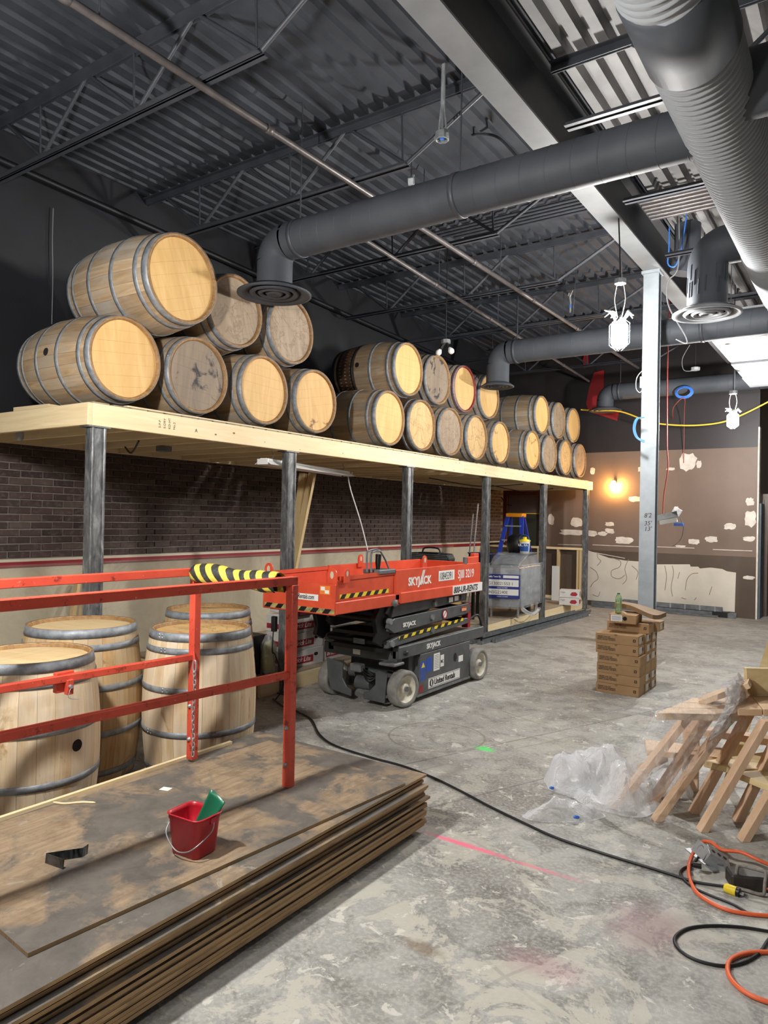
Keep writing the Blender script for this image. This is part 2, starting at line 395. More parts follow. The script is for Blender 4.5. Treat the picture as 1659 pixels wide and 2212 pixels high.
m_dustfilm = film('dust_sheet_film', (214,208,196), .3, .25, 1.6, .5, .25)
m_fir = wood('fir_timber', (224,192,162), (208,174,142), (196,160,128), grain=(.9,1,.06), scale=22, tint=.12)
m_firt = wood('fir_table_boards', (228,198,162), (214,180,142), (202,166,128), grain=(.06,1,1), scale=22, tint=.12)
m_palep = wood('pale_plywood', (226,206,158), (212,188,138), (200,172,120), grain=(.08,1,1), scale=16, tint=.06)
m_red_b = paint('red_bucket_plastic', (190,32,48), (172,26,42), 12, .35, bs=.1)
m_green = plain('green_scraper', (22,104,74), .35)
def formply():
    s = NT('worn_form_plywood'); v = s.coord((1,1,1), rand=0)
    f = s.noise(v, 1.9, 6, .62, .5); g = s.noise(v, 9, 6, .7, .4); st = s.noise(s.coord((16,1.4,1)), 3, 4, .6)
    dk = s.ramp(g, [(.35, C(88,84,78)), (.65, C(108,103,96))])
    tn = s.ramp(st, [(.3, C(162,142,116)), (.7, C(132,112,88))])
    tn = s.mix(s.math('MULTIPLY', s.step(g, .5, .65), .5), tn, C(96,80,64))
    col = s.mix(s.step(s.math('ADD', f, s.math('MULTIPLY', g, .25)), .6, .68), dk, tn)
    col = s.mix(s.math('MULTIPLY', s.step(s.noise(v, 4.4, 7, .75, .8), .62, .66), .6), col, C(168,162,150))
    return s.out(col, .6, 0, g, .2, .004)
m_form = formply()
def formedge():
    s = NT('plywood_edge'); f = s.noise(s.coord((1,1,420)), 1.0, 2); g = s.noise(s.coord((40,3,1), rand=4), 2, 4)
    sx = s.n('ShaderNodeSeparateXYZ', i_Vector=s.coord()); wv = s.n('ShaderNodeTexWave', i_Vector=s.coord((0.01,.01,1)), i_Scale=95.0, i_Distortion=.6, i_Detail=2.0)
    wv.bands_direction = 'Z'
    col = s.ramp(wv.outputs[1], [(.3, C(128,96,64)), (.7, C(220,186,140))])
    col = s.mix(s.math('MULTIPLY', s.step(g, .5, .66), .4), col, C(84,64,46))
    oi = s.n('ShaderNodeObjectInfo'); hs = s.n('ShaderNodeHueSaturation', i_Value=s.math('MULTIPLY_ADD', oi.outputs['Random'], .5, .7), i_Color=col)
    return s.out(hs.outputs[0], .8, 0, g, .2, .003)
m_edge = formedge()
m_steelsheet = paint('scratched_bright_steel', (120,124,128), (40,42,46), 14, .25, .9, stretch=(1,6,1))
m_lampglow = plain('lamp_glow', (255,250,240), .5, emit=1)
# ------------------------------------------------------------------ setting: floor, walls, roof deck
XL, YB = -6.5, 13.95
mb = MB(); mb.box((-9,-5,-.12), (6,20,0)); struct('floor', mb, m_floor)
mb = MB(); mb.box((XL-.25,-5,0), (XL,YB,5.25)); wall_left = struct('wall_left', mb, m_black)
mb = MB(); mb.box((XL,-5,1.2), (XL+.006,YB,2.36)); struct('mortar_bed', mb, m_mortar, wall_left)
bm_ = [MB() for _ in range(3)]
for i, b in enumerate(bm_):
    r = random.Random(i); j = lambda: r.uniform(-.0025,.0025)
    vs = [(0,-.1+j(),-.028+j()),(0,.1+j(),-.028+j()),(0,.1+j(),.028+j()),(0,-.1+j(),.028+j()),
          (.014+j(),-.096,-.024),(.014+j(),.096,-.024),(.014+j(),.096,.024),(.014+j(),-.096,.024)]
    b.add(vs, [(4,5,6,7),(0,1,5,4),(1,2,6,5),(2,3,7,6),(3,0,4,7)], False)
bmesh3 = [b.mesh('brick', m_brick) for b in bm_]
rest = MB(); cnt = 0
for row in range(16):
    z = 1.235+row*.0677; y = 3.0 + (0 if row%2 else .1065)
    while y < YB-.15:
        if cnt < 300 and y < 3.0+4.35:
            o = bpy.data.objects.new('brick', random.choice(bmesh3)); COL.objects.link(o); o.parent = wall_left
            o.location = (XL+.006, y, z+random.uniform(-.002,.002)); cnt += 1
        else: merge(rest, MB().add([Vector((XL+.006,y,z))+Vector(v) for v in bm_[(row+int(y*9))%3].v], bm_[0].f, False))
        y += .213
o = struct('far_bricks', rest, m_brick, wall_left); o['kind'] = 'stuff'
mb = MB(); mb.box((XL,-2,0), (XL+.05,YB,1.12)); mb.box((XL,-2,1.175), (XL+.06,YB,1.2)); wains = struct('trim_1', mb, m_cream)
# back wall: near-black above 3.0, brown below
mb = MB(); mb.box((XL,YB,0), (-1.69,YB+.15,1.08)); mb.m = 1; mb.box((XL,YB,1.08), (-1.69,YB+.15,3.0)); mb.m = 2; mb.box((XL,YB,3.0), (-1.69,YB+.15,5.25))
wall_back = struct('wall_back', mb, [m_brownlow, m_brownwall, m_backblack])
mb = MB(); mb.box((-1.84,YB+.15,0), (-1.69,19.5,5.25)); struct('wall_back_return', mb, m_brownlow)
mb = MB(); mb.box((-1.7,19.3,0), (6,19.5,5.25)); struct('wall_beyond', mb, m_brownlow)
mb = MB(); mb.box((5.8,-5,0), (6,19.5,5.25)); struct('wall_right', mb, m_black)
mb = MB(); mb.box((XL,-5.2,0), (6,-5,5.25)); struct('wall_front', mb, m_black)
mb = MB(); mb.box((-1.712,YB-.006,0), (-1.686,YB+.16,3.35)); struct('trim_2', mb, m_plaster, label='white corner bead at the end of the brown back wall')
def deck(x0, x1, y0, y1, name, m, dz=.04, q=.1, e=.137):
    mb = MB(); prof = []; x = x0; z0 = 5.04
    while x < x1: prof += [(x,z0),(x+q-.015,z0),(x+q,z0+dz),(x+e,z0+dz)]; x += .152
    vs = []; fs = []; n = len(prof)
    for y in (y0, y1): vs += [(px,y,pz) for px, pz in prof]
    fs = [(i, i+1, n+i+1, n+i) for i in range(n-1)]; mb.add(vs, fs, False)
    mb.box((x0,y0,z0+dz+.02), (x1,y1,z0+dz+.08)); return struct(name, mb, m)
deck(XL-.2, -2.12, -5, YB+.1, 'ceiling', m_deck)
deck(-2.12, 6, -5, 19.5, 'ceiling_bay', m_deckb, .085, .088, .147)
# filler patches on the back wall
def patch(px, py, w, h, seed, rot=0, name='plaster_patch', m=None):
    c = on(px, py, 1, YB); k = 1547.756/ (c - Vector((0,0,EYE))).dot(_f); w /= k*.93; h /= k
    r = random.Random(seed); n = 18; poly = []
    for i in range(n):
        t = 2*PI*i/n; e = 1/max(abs(math.cos(t)), abs(math.sin(t)))**.55
        q = e*(1+.16*r.uniform(-1,1)); x, y = w/2*q*math.cos(t), h/2*q*math.sin(t)
        poly.append((x*math.cos(rot)-y*math.sin(rot), x*math.sin(rot)+y*math.cos(rot)))
    mb = MB(); mb.prism(poly, .004, frame((c.x,YB-.0005,c.z), (1,0,0), (0,0,1)))
    return struct(name, mb, m or m_plaster, wall_back)
for i, (x,y,w,h) in enumerate([(1245,1128,22,20),(1236,1150,52,12),(1190,1122,12,22),(1317,1132,17,9),(1317,1147,18,11),(1302,1153,18,9),(1348,1167,34,15),
    (1371,1078,26,12),(1486,998,32,38),(1510,1003,10,16),(1577,1137,22,13),(1536,1165,22,13),(1499,1170,20,12),(1618,1164,22,11),(1621,1121,20,34),(1620,1084,14,17),
    (1275,1152,28,12),(1448,1013,16,6),(1280,1017,10,14),(1617,1248,22,8),(1384,1014,10,10),(1470,1180,20,4),(1461,1098,9,8)]): patch(x,y,w,h,i)
# bare board strip low on the back wall, with beads of adhesive
pl = [(1268,1188),(1315,1205),(1352,1211),(1384,1213),(1412,1219),(1490,1219),(1492,1224),(1508,1224),(1512,1228),(1535,1226),(1560,1229),(1570,1234),(1590,1237),(1587,1322),(1268,1296)]
pp = [on(x,y,1,YB) for x,y in pl]
mb = MB(); mb.prism([(p.x,p.z) for p in reversed(pp)], .006, frame((0,YB+.0005,0), (1,0,0), (0,0,1))); struct('bare_wallboard', mb, m_board, wall_back)
for pts in ([(1290,1196),(1292,1205),(1298,1212),(1290,1222)],[(1275,1225),(1288,1235),(1292,1250),(1282,1258),(1276,1268)],[(1322,1205),(1340,1212),(1338,1225),(1322,1232),(1322,1245),(1338,1250),(1350,1242)],
    [(1358,1208),(1350,1228),(1354,1250),(1345,1262)],[(1365,1222),(1378,1235),(1374,1252)],[(1436,1222),(1440,1245),(1436,1275)],[(1452,1222),(1455,1238),(1450,1268),(1453,1288)],[(1468,1236),(1464,1250)],
    [(1508,1238),(1494,1240),(1484,1252),(1480,1275)],[(1538,1267),(1532,1285)],[(1472,1291),(1482,1294)],[(1504,1291),(1500,1296)],[(1280,1284),(1292,1288),(1296,1278)]):
    P = smooth_path([on(x,y,1,YB-.008) for x,y in pts], 5); mb = MB(); mb.tube(P, .006, 5); struct('adhesive_bead', mb, m_glue, wall_back)
for (x0,y0,x1,y1) in ((1205,1176,1270,1178),(1280,1177,1380,1181),(1415,1181,1500,1184),(1540,1187,1625,1190),(1275,1192,1350,1206)):
    P = [on(x0,y0,1,YB-.004), on(x1,y1,1,YB-.004)]; mb = MB(); mb.bar(P[0], P[1], .012, .006, up=(0,1,0)); struct('old_rail_line', mb, m_plaster, wall_back)
# ------------------------------------------------------------------ roof steel
BX = -2.115   # beam centre line
t = Thing('steel_beam', 'large black I-beam with a light grey underside running the length of the roof', 'beam', (BX,-4.9,4.5))
mb = MB(); mb.box((BX-.1,-4.9,4.5), (BX+.1,YB,4.517)); t.part('bottom_flange', mb, m_beamg, label='light grey painted flange')
mb = MB(); mb.box((BX-.1,-4.9,5.0), (BX+.1,YB,5.02)); t.part('top_flange', mb, m_beamb)
mb = MB(); mb.box((BX-.006,-4.9,4.517), (BX+.006,YB,5.0)); t.part('web', mb, m_beamb)
CY = 8.42; CX = -2.135
t = Thing('steel_column', 'tall grey steel column with pencilled measurements under the I-beam', 'column', (CX,CY,0))
mb = MB(); mb.box((CX-.085,CY-.065,.02), (CX+.085,CY-.053,4.47)); mb.box((CX-.085,CY+.053,.02), (CX+.085,CY+.065,4.47)); t.part('flange', mb, m_colgrey, bevel=.002)
mb = MB(); mb.box((CX-.006,CY-.053,.02), (CX+.006,CY+.053,4.47)); t.part('web', mb, m_colgrey)
mb = MB(); mb.box((CX-.095,CY-.09,0), (CX+.095,CY+.09,.02)); t.part('base_plate', mb, m_colgrey)
mb = MB(); mb.box((CX-.1,CY-.1,4.47), (CX+.1,CY+.1,4.5)); t.part('cap_plate', mb, m_colgrey)
mb = MB()
for txt, py in (("8'2",1118),("35'",1135),("13'",1147)):
    p = on(1391, py, 1, CY-.0665); merge(mb, text_mb(txt, .07, frame((p.x,CY-.0665,p.z), (1,0,.05), (0,0,1)), shear=.2))
t.part('pencil_figures', mb, m_ink)
def joist(y, x0, x1, label, zt=5.0, zb=4.5, group=None, pitch=1.25, endx=None, first=None):
    t = Thing('bar_joist', label, 'joist', ((x0+x1)/2,y,zb), group=group)
    mb = MB()
    for s in (-1,1): mb.box((x0,y+s*.012,zt), (x1,y+s*.055,zt+.008)); mb.box((x0,y+s*.012,zt-.055), (x1,y+s*.018,zt))
    t.part('top_chord', mb, m_steelp)
    b0, b1 = x0+.12, x1-.95; mb = MB()
    for s in (-1,1): mb.box((b0,y+s*.01,zb), (b1,y+s*.05,zb+.007)); mb.box((b0,y+s*.01,zb), (b1,y+s*.016,zb+.04))
    t.part('bottom_chord', mb, m_steelp)
    x = b1-.02; k = 0
    while x > b0-.1:
        for dx in ((.62,-.62) if k else (.9,-.62)):
            xe = min(max(x+dx, x0+.05), x1-.03)
            mb = MB(); mb.tube([(x,y,zb+.02),(xe,y,zt)], .017, 6); t.part('web_member', mb, m_steelp)
        mb = MB(); mb.tube([(x-.03,y,zb+.02),(x-.05,y,zt)], .009, 6); t.part('web_member', mb, m_steelp)
        x -= pitch; k += 1
    return t
names = ['nearest the camera, above the left end of the loft','second from the camera, over the first barrels','third from the camera, behind the near duct','fourth from the camera, over the middle barrels',
         'fifth from the camera, before the second duct','sixth from the camera, beyond the second duct','farthest from the camera, near the back wall']
for i, y in enumerate((3.18,4.85,6.52,8.2,9.87,11.55,12.98)):
    joist(y, XL, BX-.1, 'dark open-web joist '+names[i], group='open-web joists left of the beam', pitch=1.22)
for i, y in enumerate((3.4,5.0,6.45,8.0,9.9,11.6,12.98)):
    n = ['nearest','second','third','fourth','fifth','sixth','farthest'][i]
    joist(y, BX+.1, 2.6, 'dark joist in the bright bay right of the beam, '+n+' from the camera', group='open-web joists right of the beam')
# angle bridging and wall pipe
mb = MB(); mb.tube([(XL+.07,1.0,4.80),(XL+.07,13.8,4.45)], .035, 8); single('wall_pipe', mb, m_beamb, 'thick black pipe running along the top of the left wall', 'pipe', origin=(XL+.07,1,4.8))
def conduit(pts, r, m, label, name='conduit', hang=None, cat='pipe'):
    t = Thing(name, label, cat, pts[0]); mb = MB(); mb.tube(pts, r, 8); t.part('pipe', mb, m)
    mb = MB()
    a, b = Vector(pts[0]), Vector(pts[-1]); n = int((b-a).length/1.7)
    for i in range(1, n+1):
        p = a.lerp(b, i/(n+1)); mb.lathe([(r+.003,-.03),(r+.006,-.03),(r+.006,.03),(r+.003,.03)], 10, Matrix.Translation(p) @ (b-a).to_track_quat('Z','Y').to_matrix().to_4x4())
    t.part('coupling', mb, m)
    if hang:
        for yy in hang:
            p = a.lerp(b, (yy-a.y)/(b.y-a.y)); mb = MB(); mb.tube([(p.x,p.y,p.z+r),(p.x,p.y,5.04)], .005, 5); t.part('hanger_rod', mb, m_steelp)
    return t
conduit([(-3.70,.6,4.45),(-3.60,13.3,4.45)], .026, m_pipe, 'bare metal sprinkler pipe crossing under the joists, in front of the near duct end', hang=(2.4,5.9,7.6,9.6,11.8))
a = on(775,510,2,4.35); b = on(1275,825,2,4.35)
conduit([(a.x,a.y,4.35),(b.x,13.6,4.35)], .022, m_pipe, 'second dull metal pipe, the one nearer the left wall', hang=(7.2,9.0,11.2))
# ducts
def ring_tube(mb, pts, r, n=40): mb.tube(pts, r, n, caps=False)
def elbow(c, r, R, x0):
    pass
def cross_duct(name_l, y, z, xl, xr, r, dz, drings, label, m=m_duct, sleeve=True):
    """horizontal duct from xr to an elbow at xl that drops to a round ceiling diffuser"""
    t = Thing('cross_duct', label, 'duct', (xl,y,z-r)); mb = MB()
    ring_tube(mb, [(xr,y,z),(xl+.02,y,z)], r); t.part('duct_run', mb, m)
    mb = MB(); nb = int(abs(xr-xl)/.17)
    for i in range(nb):
        x = xl+.25+i*.17
        if x < xr-.05: mb = MB(); mb.lathe([(r,-.004),(r+.0035,0),(r,.004)], 40, Matrix.Translation((x,y,z)) @ Matrix.Rotation(PI/2+.12,4,'Y')); t.part('seam', mb, m)
    mb = MB(); pts = []
    R = r*1.02
    for i in range(9):
        a = PI/2*i/8; pts.append((xl+.0-R*math.sin(a), y, z-R+R*math.cos(a)))
    ring_tube(mb, pts, r); ring_tube(mb, [pts[-1], (pts[-1][0],y,dz+.03)], r); t.part('elbow', mb, m)
    cx = pts[-1][0]; k = drings
    mb = MB(); M = Matrix.Translation((cx,y,dz))
    mb.lathe([(r*.9,.06),(r*1.05,.055),(k,.012),(k,0),(k*.93,-.006),(k*.72,.02),(k*.72,.05)], 48, M); t.part('diffuser_rim', mb, m)
    for q, w in ((.60,.09),(.38,.07),(.17,.17)):
        mb = MB(); mb.lathe([(k*q-(k*w if q > .2 else k*q), .012),(k*q,-.004),(k*q+k*.07,.012),(k*q+k*.02,.03)], 40, M); t.part('diffuser_ring', mb, m)
    mb = MB(); mb.lathe([(0,.045),(k*.8,.045)], 32, M); t.part('diffuser_throat', mb, m_ductdark)
    for x in (xl+.12, (xl+xr)/2):
        mb = MB(); mb.tube([(x,y,z+r),(x,y,5.04)], .006, 6); mb.lathe([(r+.002,-.02),(r+.006,-.02),(r+.006,.02),(r+.002,.02)], 32, Matrix.Translation((x,y,z)) @ Matrix.Rotation(PI/2,4,'Y')); t.part('hanger', mb, m_steelp)
    return t
BDX, BDZ, BDR = -.739, 3.90, .2
cross_duct('a', 4.42, 3.923, -4.05, BDX-.1, .149, 3.50, .311, 'near charcoal duct crossing the roof, its diffuser above the first barrel group')
cross_duct('b', 8.94, 3.92, -4.14, BDX+1.5, .156, 3.46, .225, 'middle charcoal duct, its diffuser above the barrel with the red rim')
cross_duct('c', 13.25, 4.04, -4.02, BDX+1.5, .15, 3.70, .30, 'farthest charcoal duct close to the back wall, its diffuser before the red shape')
t = Thing('spiral_duct', 'very large ribbed spiral duct overhead along the right side', 'duct', (BDX,-2,BDZ-BDR))
mb = MB(); ring_tube(mb, [(BDX,-2,BDZ),(BDX,8.8,BDZ)], BDR); t.part('duct_run', mb, m_ductg)
mb = MB(); y = 1.2; mb.lathe([(BDR,-.012),(BDR+.010,-.003),(BDR+.010,.003),(BDR,.012)], 40, Matrix.Rotation(-PI/2,4,'X') @ Matrix.Rotation(.06,4,'Y')); RIB = mb.mesh('rib', m_ductg)
while y < 8.75:
    if not (3.06 < y < 3.54): o = t.part('rib', RIB, None, local=True); o.location = (0,y+2,BDR)
    y += .05
mb = MB(); mb.lathe([(BDR,-.26),(BDR+.014,-.25),(BDR+.016,.25),(BDR,.26)], 40, Matrix.Translation((BDX,3.3,BDZ)) @ Matrix.Rotation(-PI/2,4,'X')); t.part('coupling_band', mb, m_duct)
mb = MB(); mb.lathe([(BDR,-.02),(BDR+.02,-.01),(BDR+.02,1.3),(BDR,1.32)], 40, Matrix.Translation((BDX,6.55,BDZ)) @ Matrix.Rotation(-PI/2,4,'X')); t.part('smooth_sleeve', mb, m_ductg)
mb = MB(); ring_tube(mb, [(BDX,4.1,BDZ+.03),(BDX+2.8,4.1,BDZ+.03)], .17, 32); t.part('side_branch', mb, m_duct)
# stub duct with diffuser hanging left of the spiral duct
p = on(1527,680,1,6.75)
t = Thing('diffuser_drop', 'short wrapped duct stub with a big round diffuser beside the grey column', 'duct', (p.x,6.75,p.z))
mb = MB(); zt = p.z+.42; pts = [(p.x,6.75,p.z+.03),(p.x,6.75,zt)]
for i in range(1,9): a = PI/2*i/8; pts.append((p.x+.17*(1-math.cos(a)), 6.75, zt+.17*math.sin(a)))
pts.append((BDX-.05,6.75,zt+.17)); ring_tube(mb, pts, .165, 36); t.part('duct_stub', mb, m_duct)
mb = MB(); r_ = random.Random(4)
for i in range(12):
    a = r_.uniform(3.4,6.0); z0 = p.z+r_.uniform(.12,.3); q = .167; mb.tube([(p.x+q*math.cos(a),6.75+q*math.sin(a),z0),(p.x+q*math.cos(a+.04),6.75+q*math.sin(a+.04),z0+.13)], .004, 4)
t.part('wrap_creases', mb, m_duct)
mb = MB(); M = Matrix.Translation((p.x,6.75,p.z)); k = .285
mb.lathe([(.16,.05),(.17,.05),(k,.012),(k,0),(k*.93,-.006),(k*.76,.02),(k*.76,.05)], 48, M); t.part('diffuser_rim', mb, m_ductg)
for q in (.62,.40,.18):
    mb = MB(); mb.lathe([(k*q-k*.1,.012),(k*q,-.006),(k*q+k*.07,.012),(k*q+k*.02,.03)], 40, M); t.part('diffuser_ring', mb, m_ductg)
mb = MB(); mb.lathe([(0,.045),(k*.8,.045)], 32, M); t.part('diffuser_throat', mb, m_ductdark)
# vertical round duct between beam and spiral duct, with a rack of pipes
p0 = on(1487,425,1,8.6); p1 = on(1472,545,1,8.6)
mb = MB(); mb.tube([(p0.x,8.6,5.03),(p0.x,8.6,p1.z),(p0.x-.05,8.6,p1.z-.25)], .14, 28); single('vent_stack', mb, m_duct, 'dark upright vent pipe between the beam and the ribbed duct', 'duct', origin=(p0.x,8.6,p1.z-.25))
t = Thing('pipe_rack', 'bundle of parallel grey conduits under the roof beside the beam', 'pipes', (-1.6,7.6,4.86))
for i in range(6):
    y = 7.35+i*.09; mb = MB(); mb.tube([(-2.0,y,4.86),(1.0,y,4.86)], .024, 8); t.part('conduit', mb, m_pipe)
t = Thing('conduit_group', 'five dark conduits crossing the dark deck behind the near duct', 'pipes', (-3,7.3,4.9))
for i in range(5):
    y = 7.05+i*.08; mb = MB(); mb.tube([(-4.4+i*.1,y,4.92),(-2.25,y,4.92)], .016, 8); t.part('conduit', mb, m_steelp)
# hanging rectangular plenum, pale underside
t = Thing('air_unit', 'pale rectangular metal plenum hanging at the right above the far lamp', 'duct', (-1.3,9.2,3.81))
for i, (y0, y1, z) in enumerate(((9.16,10.49,3.81),(10.56,11.49,3.79),(11.55,12.33,3.77))):
    mb = MB(); mb.box((-1.64,y0,z), (-.97,y1,z+.36)); t.part('panel', mb, m_ductg, bevel=.006)
mb = MB(); mb.lathe([(0,-.002),(.03,-.002),(.03,.004)], 16, Matrix.Translation((-1.5,9.4,3.81))); t.part('port', mb, m_ductdark)
for y in (9.6,12.0):
    mb = MB(); mb.tube([(-1.5,y,4.14),(-1.5,y,5.04)], .006, 6); t.part('hanger_rod', mb, m_steelp)
# flat cut-out shape in red on the back wall, behind the far duct
pts = [(1300,800),(1283,805),(1272,840),(1266,872),(1272,890),(1300,898),(1333,909),(1337,886),(1312,885),(1296,880),(1290,868),(1296,850),(1304,840),(1304,800)]
P = [on(x,y,1,YB-.03) for x,y in pts]; mb = MB(); mb.prism([(p.x,p.z) for p in P], .025, frame((0,YB-.005,0), (1,0,0), (0,0,1)))
P2 = [on(x,y,1,YB-.03) for x,y in ((1262,765),(1270,762),(1271,790),(1262,795),(1258,780))]; mb.prism([(p.x,p.z) for p in P2], .025, frame((0,YB-.005,0), (1,0,0), (0,0,1)))
single('red_sign', mb, plain('red_sign_paint', (150,30,34), .5), 'curved red shape mounted high on the dark back wall', 'sign', origin=tuple(P[0]))
# ------------------------------------------------------------------ lamps and pendant boxes
def octbox(t, p, m=m_galv, r=.052):
    mb = MB(); mb.lathe([(0,.045),(r,.045),(r,0),(r*.7,-.002),(0,.0)], 8, Matrix.Translation(p), smooth=False); return t.part('junction_box', mb, m)
def work_lamp(p, top, power, label, tilt=0, group='caged work lamps', r=.075, h=.21):
    t = Thing('work_lamp', label, 'lamp', (p[0],p[1],p[2]-h/2), group=group); p = Vector(p)
    g = NT('lamp_glow'); g.out(C(255,250,240), .5); A = PI*(r*.8)*2*h*.9
    g.b.inputs['Emission Color'].default_value = (1,.975,.94,1); g.b.inputs['Emission Strength'].default_value = power/(PI*A)
    mb = MB(); R = r*.8; prof = [(0,h*.45),(R*.7,h*.42),(R,h*.3),(R,-h*.3),(R*.75,-h*.45),(0,-h*.5)]
    mb.lathe(prof, 16, Matrix.Translation(p)); t.part('bulb', mb, g.m, label='glowing white bulb')
    mb = MB()
    for i in range(6):
        a = PI*i/3; c, s = math.cos(a)*r, math.sin(a)*r
        mb.tube([p+Vector((c*.3,s*.3,h*.55)), p+Vector((c,s,h*.35)), p+Vector((c,s,-h*.35)), p+Vector((c*.3,s*.3,-h*.56))], .0025, 4)
    t.part('cage', mb, m_whitec)
    rr = random.Random(5); mb = MB()
    for i in range(9):
        a = rr.uniform(0,6.28); q = rr.uniform(.4,1.2)*r; w = .02; c, s = math.cos(a), math.sin(a)
        mb.tube([p+Vector((c*r*.5,s*r*.5,h*.5)), p+Vector((c*q,s*q,h*.75)), p+Vector((c*q*1.6,s*q*1.6,h*(.8-rr.random()*.3)))], [.008,.014,.005], 5)
    t.part('torn_wrap', mb, m_offwhite)
    b = p+Vector((.0,0,h*1.75)); octbox(t, b, m_galv, .055)
    for s in (-1,1):
        mb = MB(); mb.tube(smooth_path([b+Vector((s*.03,0,0)), p+Vector((s*.05,0,h*1.2)), p+Vector((s*.02,0,h*.6))],5), .004, 5); t.part('wire', mb, m_whitec)
    mb = MB(); tp = Vector(top); mb.tube([b+Vector((0,0,.04)), b.lerp(tp,.5)+Vector((.004,0,0)), tp], .007, 6); t.part('drop_cable', mb, m_cable)
    mb = MB(); mb.tube(smooth_path([b+Vector((.015,0,.04)), b.lerp(tp,.3)+Vector((.015,0,0)), b.lerp(tp,.45)+Vector((.012,0,0))],4), .005, 5); t.part('flex_whip', mb, m_galv)
    return t
work_lamp(on(1338,722,1,6.75), (-2.03,6.75,4.5), LAMP_POWER['column'], 'glaring work lamp hanging from the beam to the left of the grey column', r=.095, h=.27)
p = on(1583,908,1,11); work_lamp(p, (p.x,11,5.0), LAMP_POWER['far'], 'glaring work lamp farther back, by the right end of the back wall')
work_lamp((-2.55,1.0,2.72), (-2.55,1.0,5.0), LAMP_POWER['key'], 'bright work lamp over the near end of the plywood stack')
work_lamp((-.2,8.6,4.2), (-.2,8.6,5.0), LAMP_POWER['bay'], 'work lamp high in the right bay beyond the ribbed duct')
work_lamp((-1.0,-1.6,3.0), (-1.0,-1.6,5.0), LAMP_POWER['back'], 'added fill lamp behind the camera')  # fill added to brighten the front floor
work_lamp((1.9,9.5,3.2), (1.9,9.5,5.0), LAMP_POWER['fill_right'], 'added fill lamp out of view to the right')  # unseen fill added to brighten the far end
# pendant conduit with open junction box, top centre
p = on(955,300,1,4.6); t = Thing('pendant_box', 'round metal junction box hanging on flexible conduits at the top centre', 'junction box', tuple(p))
tp = on(951,0,1,4.6); tp = Vector((p.x,4.6,5.04))
for i, dx in enumerate((-.012,.0,.014)):
    mb = MB(); mb.tube([p+Vector((dx*2.4,0,.03)), p+Vector((dx*2.2,0,.1)), p+Vector((dx*.8,0,.26)), tp+Vector((dx*.6,0,0))], .0075, 8)
    for k in range(60): q = p+Vector((dx*.8,0,.26)) ; q = q.lerp(tp+Vector((dx*.6,0,0)), k/60); mb.lathe([(.0075,-.003),(.0092,0),(.0075,.003)], 8, Matrix.Translation(q))
    t.part('flexible_conduit', mb, m_galv)
mb = MB(); mb.lathe([(0,.05),(.05,.05),(.054,.02),(.054,-.01),(.042,-.012),(.042,.02),(0,.022)], 8, Matrix.Translation(p), smooth=False); t.part('junction_box', mb, m_galv, bevel=.002)
mb = MB(); mb.cbox(p+Vector((.005,-.01,-.005)), (.03,.02,.012)); t.part('blue_connector', mb, m_bluec, label='blue connector inside the box')
for s in (-1,1): mb = MB(); mb.cbox(p+Vector((s*.045,-.005,.012)), (.022,.03,.03), rz=.4*s); t.part('bracket_ear', mb, m_galv)
p = on(888,392,1,5.6); t = Thing('metal_clamp', 'small crumpled metal clamp on top of the near duct', 'clamp', tuple(p))
mb = MB(); mb.cbox(p, (.06,.04,.07), .3,.4); mb.cbox(p+Vector((.01,0,.04)), (.03,.05,.05), .9,.2,.4); t.part('clamp_body', mb, m_galv, bevel=.006)
mb = MB(); mb.tube([p, p+Vector((0,0,.9))], .003, 5); t.part('wire', mb, m_cable)
# twin-bulb pendant over the middle barrels
p = on(963,742,1,7.7); t = Thing('twin_pendant', 'unlit pendant with two white bulbs above the middle barrels', 'lamp', tuple(p))
mb = MB(); mb.tube([p+Vector((0,0,.05)), (p.x,7.7,5.04)], .007, 6); t.part('drop_cable', mb, m_cable)
octbox(t, p, m_beamg, .06)
for s in (-1,1):
    b = p+Vector((s*.05,-.02,-.05)); M = Matrix.Translation(b) @ Matrix.Rotation(s*-.6,4,'Y')
    mb = MB(); mb.lathe([(.018,.05),(.02,0),(.018,-.02)], 12, M); t.part('bulb_socket', mb, m_dark)
    mb = MB(); mb.lathe([(.016,-.02),(.036,-.055),(.038,-.075),(.026,-.1),(0,-.105)], 14, M); t.part('bulb', mb, m_white)
p = on(1232,655,1,9.0); t = Thing('conduit_stub', 'short conduit with loose wires and a blue tip under the joists', 'conduit', tuple(p))
mb = MB(); mb.tube([p+Vector((0,0,-.12)), p+Vector((.005,0,.0)), p+Vector((-.01,0,.1))], .012, 6); t.part('stub', mb, m_galv)
mb = MB(); mb.tube([p+Vector((0,0,-.1)), p+Vector((.03,.02,-.14)), (p.x+.06,p.y+.05,5.04)], .004, 5); t.part('support_wire', mb, m_steelp)
mb = MB(); mb.tube([p+Vector((0,0,-.02)), p+Vector((0,0,-.06))], .015, 6); t.part('blue_tip', mb, m_bluec)
for i in range(3): mb = MB(); mb.tube([p+Vector((0,0,.08)), p+Vector((.02*(i-1),0,.14)), p+Vector((.03*(i-1),0,.1+.03*i))], .004, 4); t.part('wire_end', mb, m_whitec)
p = on(1502,800,1,12.2); t = Thing('pendant_box', 'small metal junction box hanging before the farthest duct', 'junction box', tuple(p))
octbox(t, p, m_galv, .07); mb = MB(); mb.tube([p+Vector((0,0,.04)), (p.x,12.2,5.04)], .008, 6); t.part('drop_cable', mb, m_cable)
mb = MB(); mb.tube(smooth_path([p, on(1478,800,1,12.2), on(1474,775,1,12.2), on(1490,745,1,12.2)],5), .006, 5); t.part('loose_cable', mb, m_grayc)
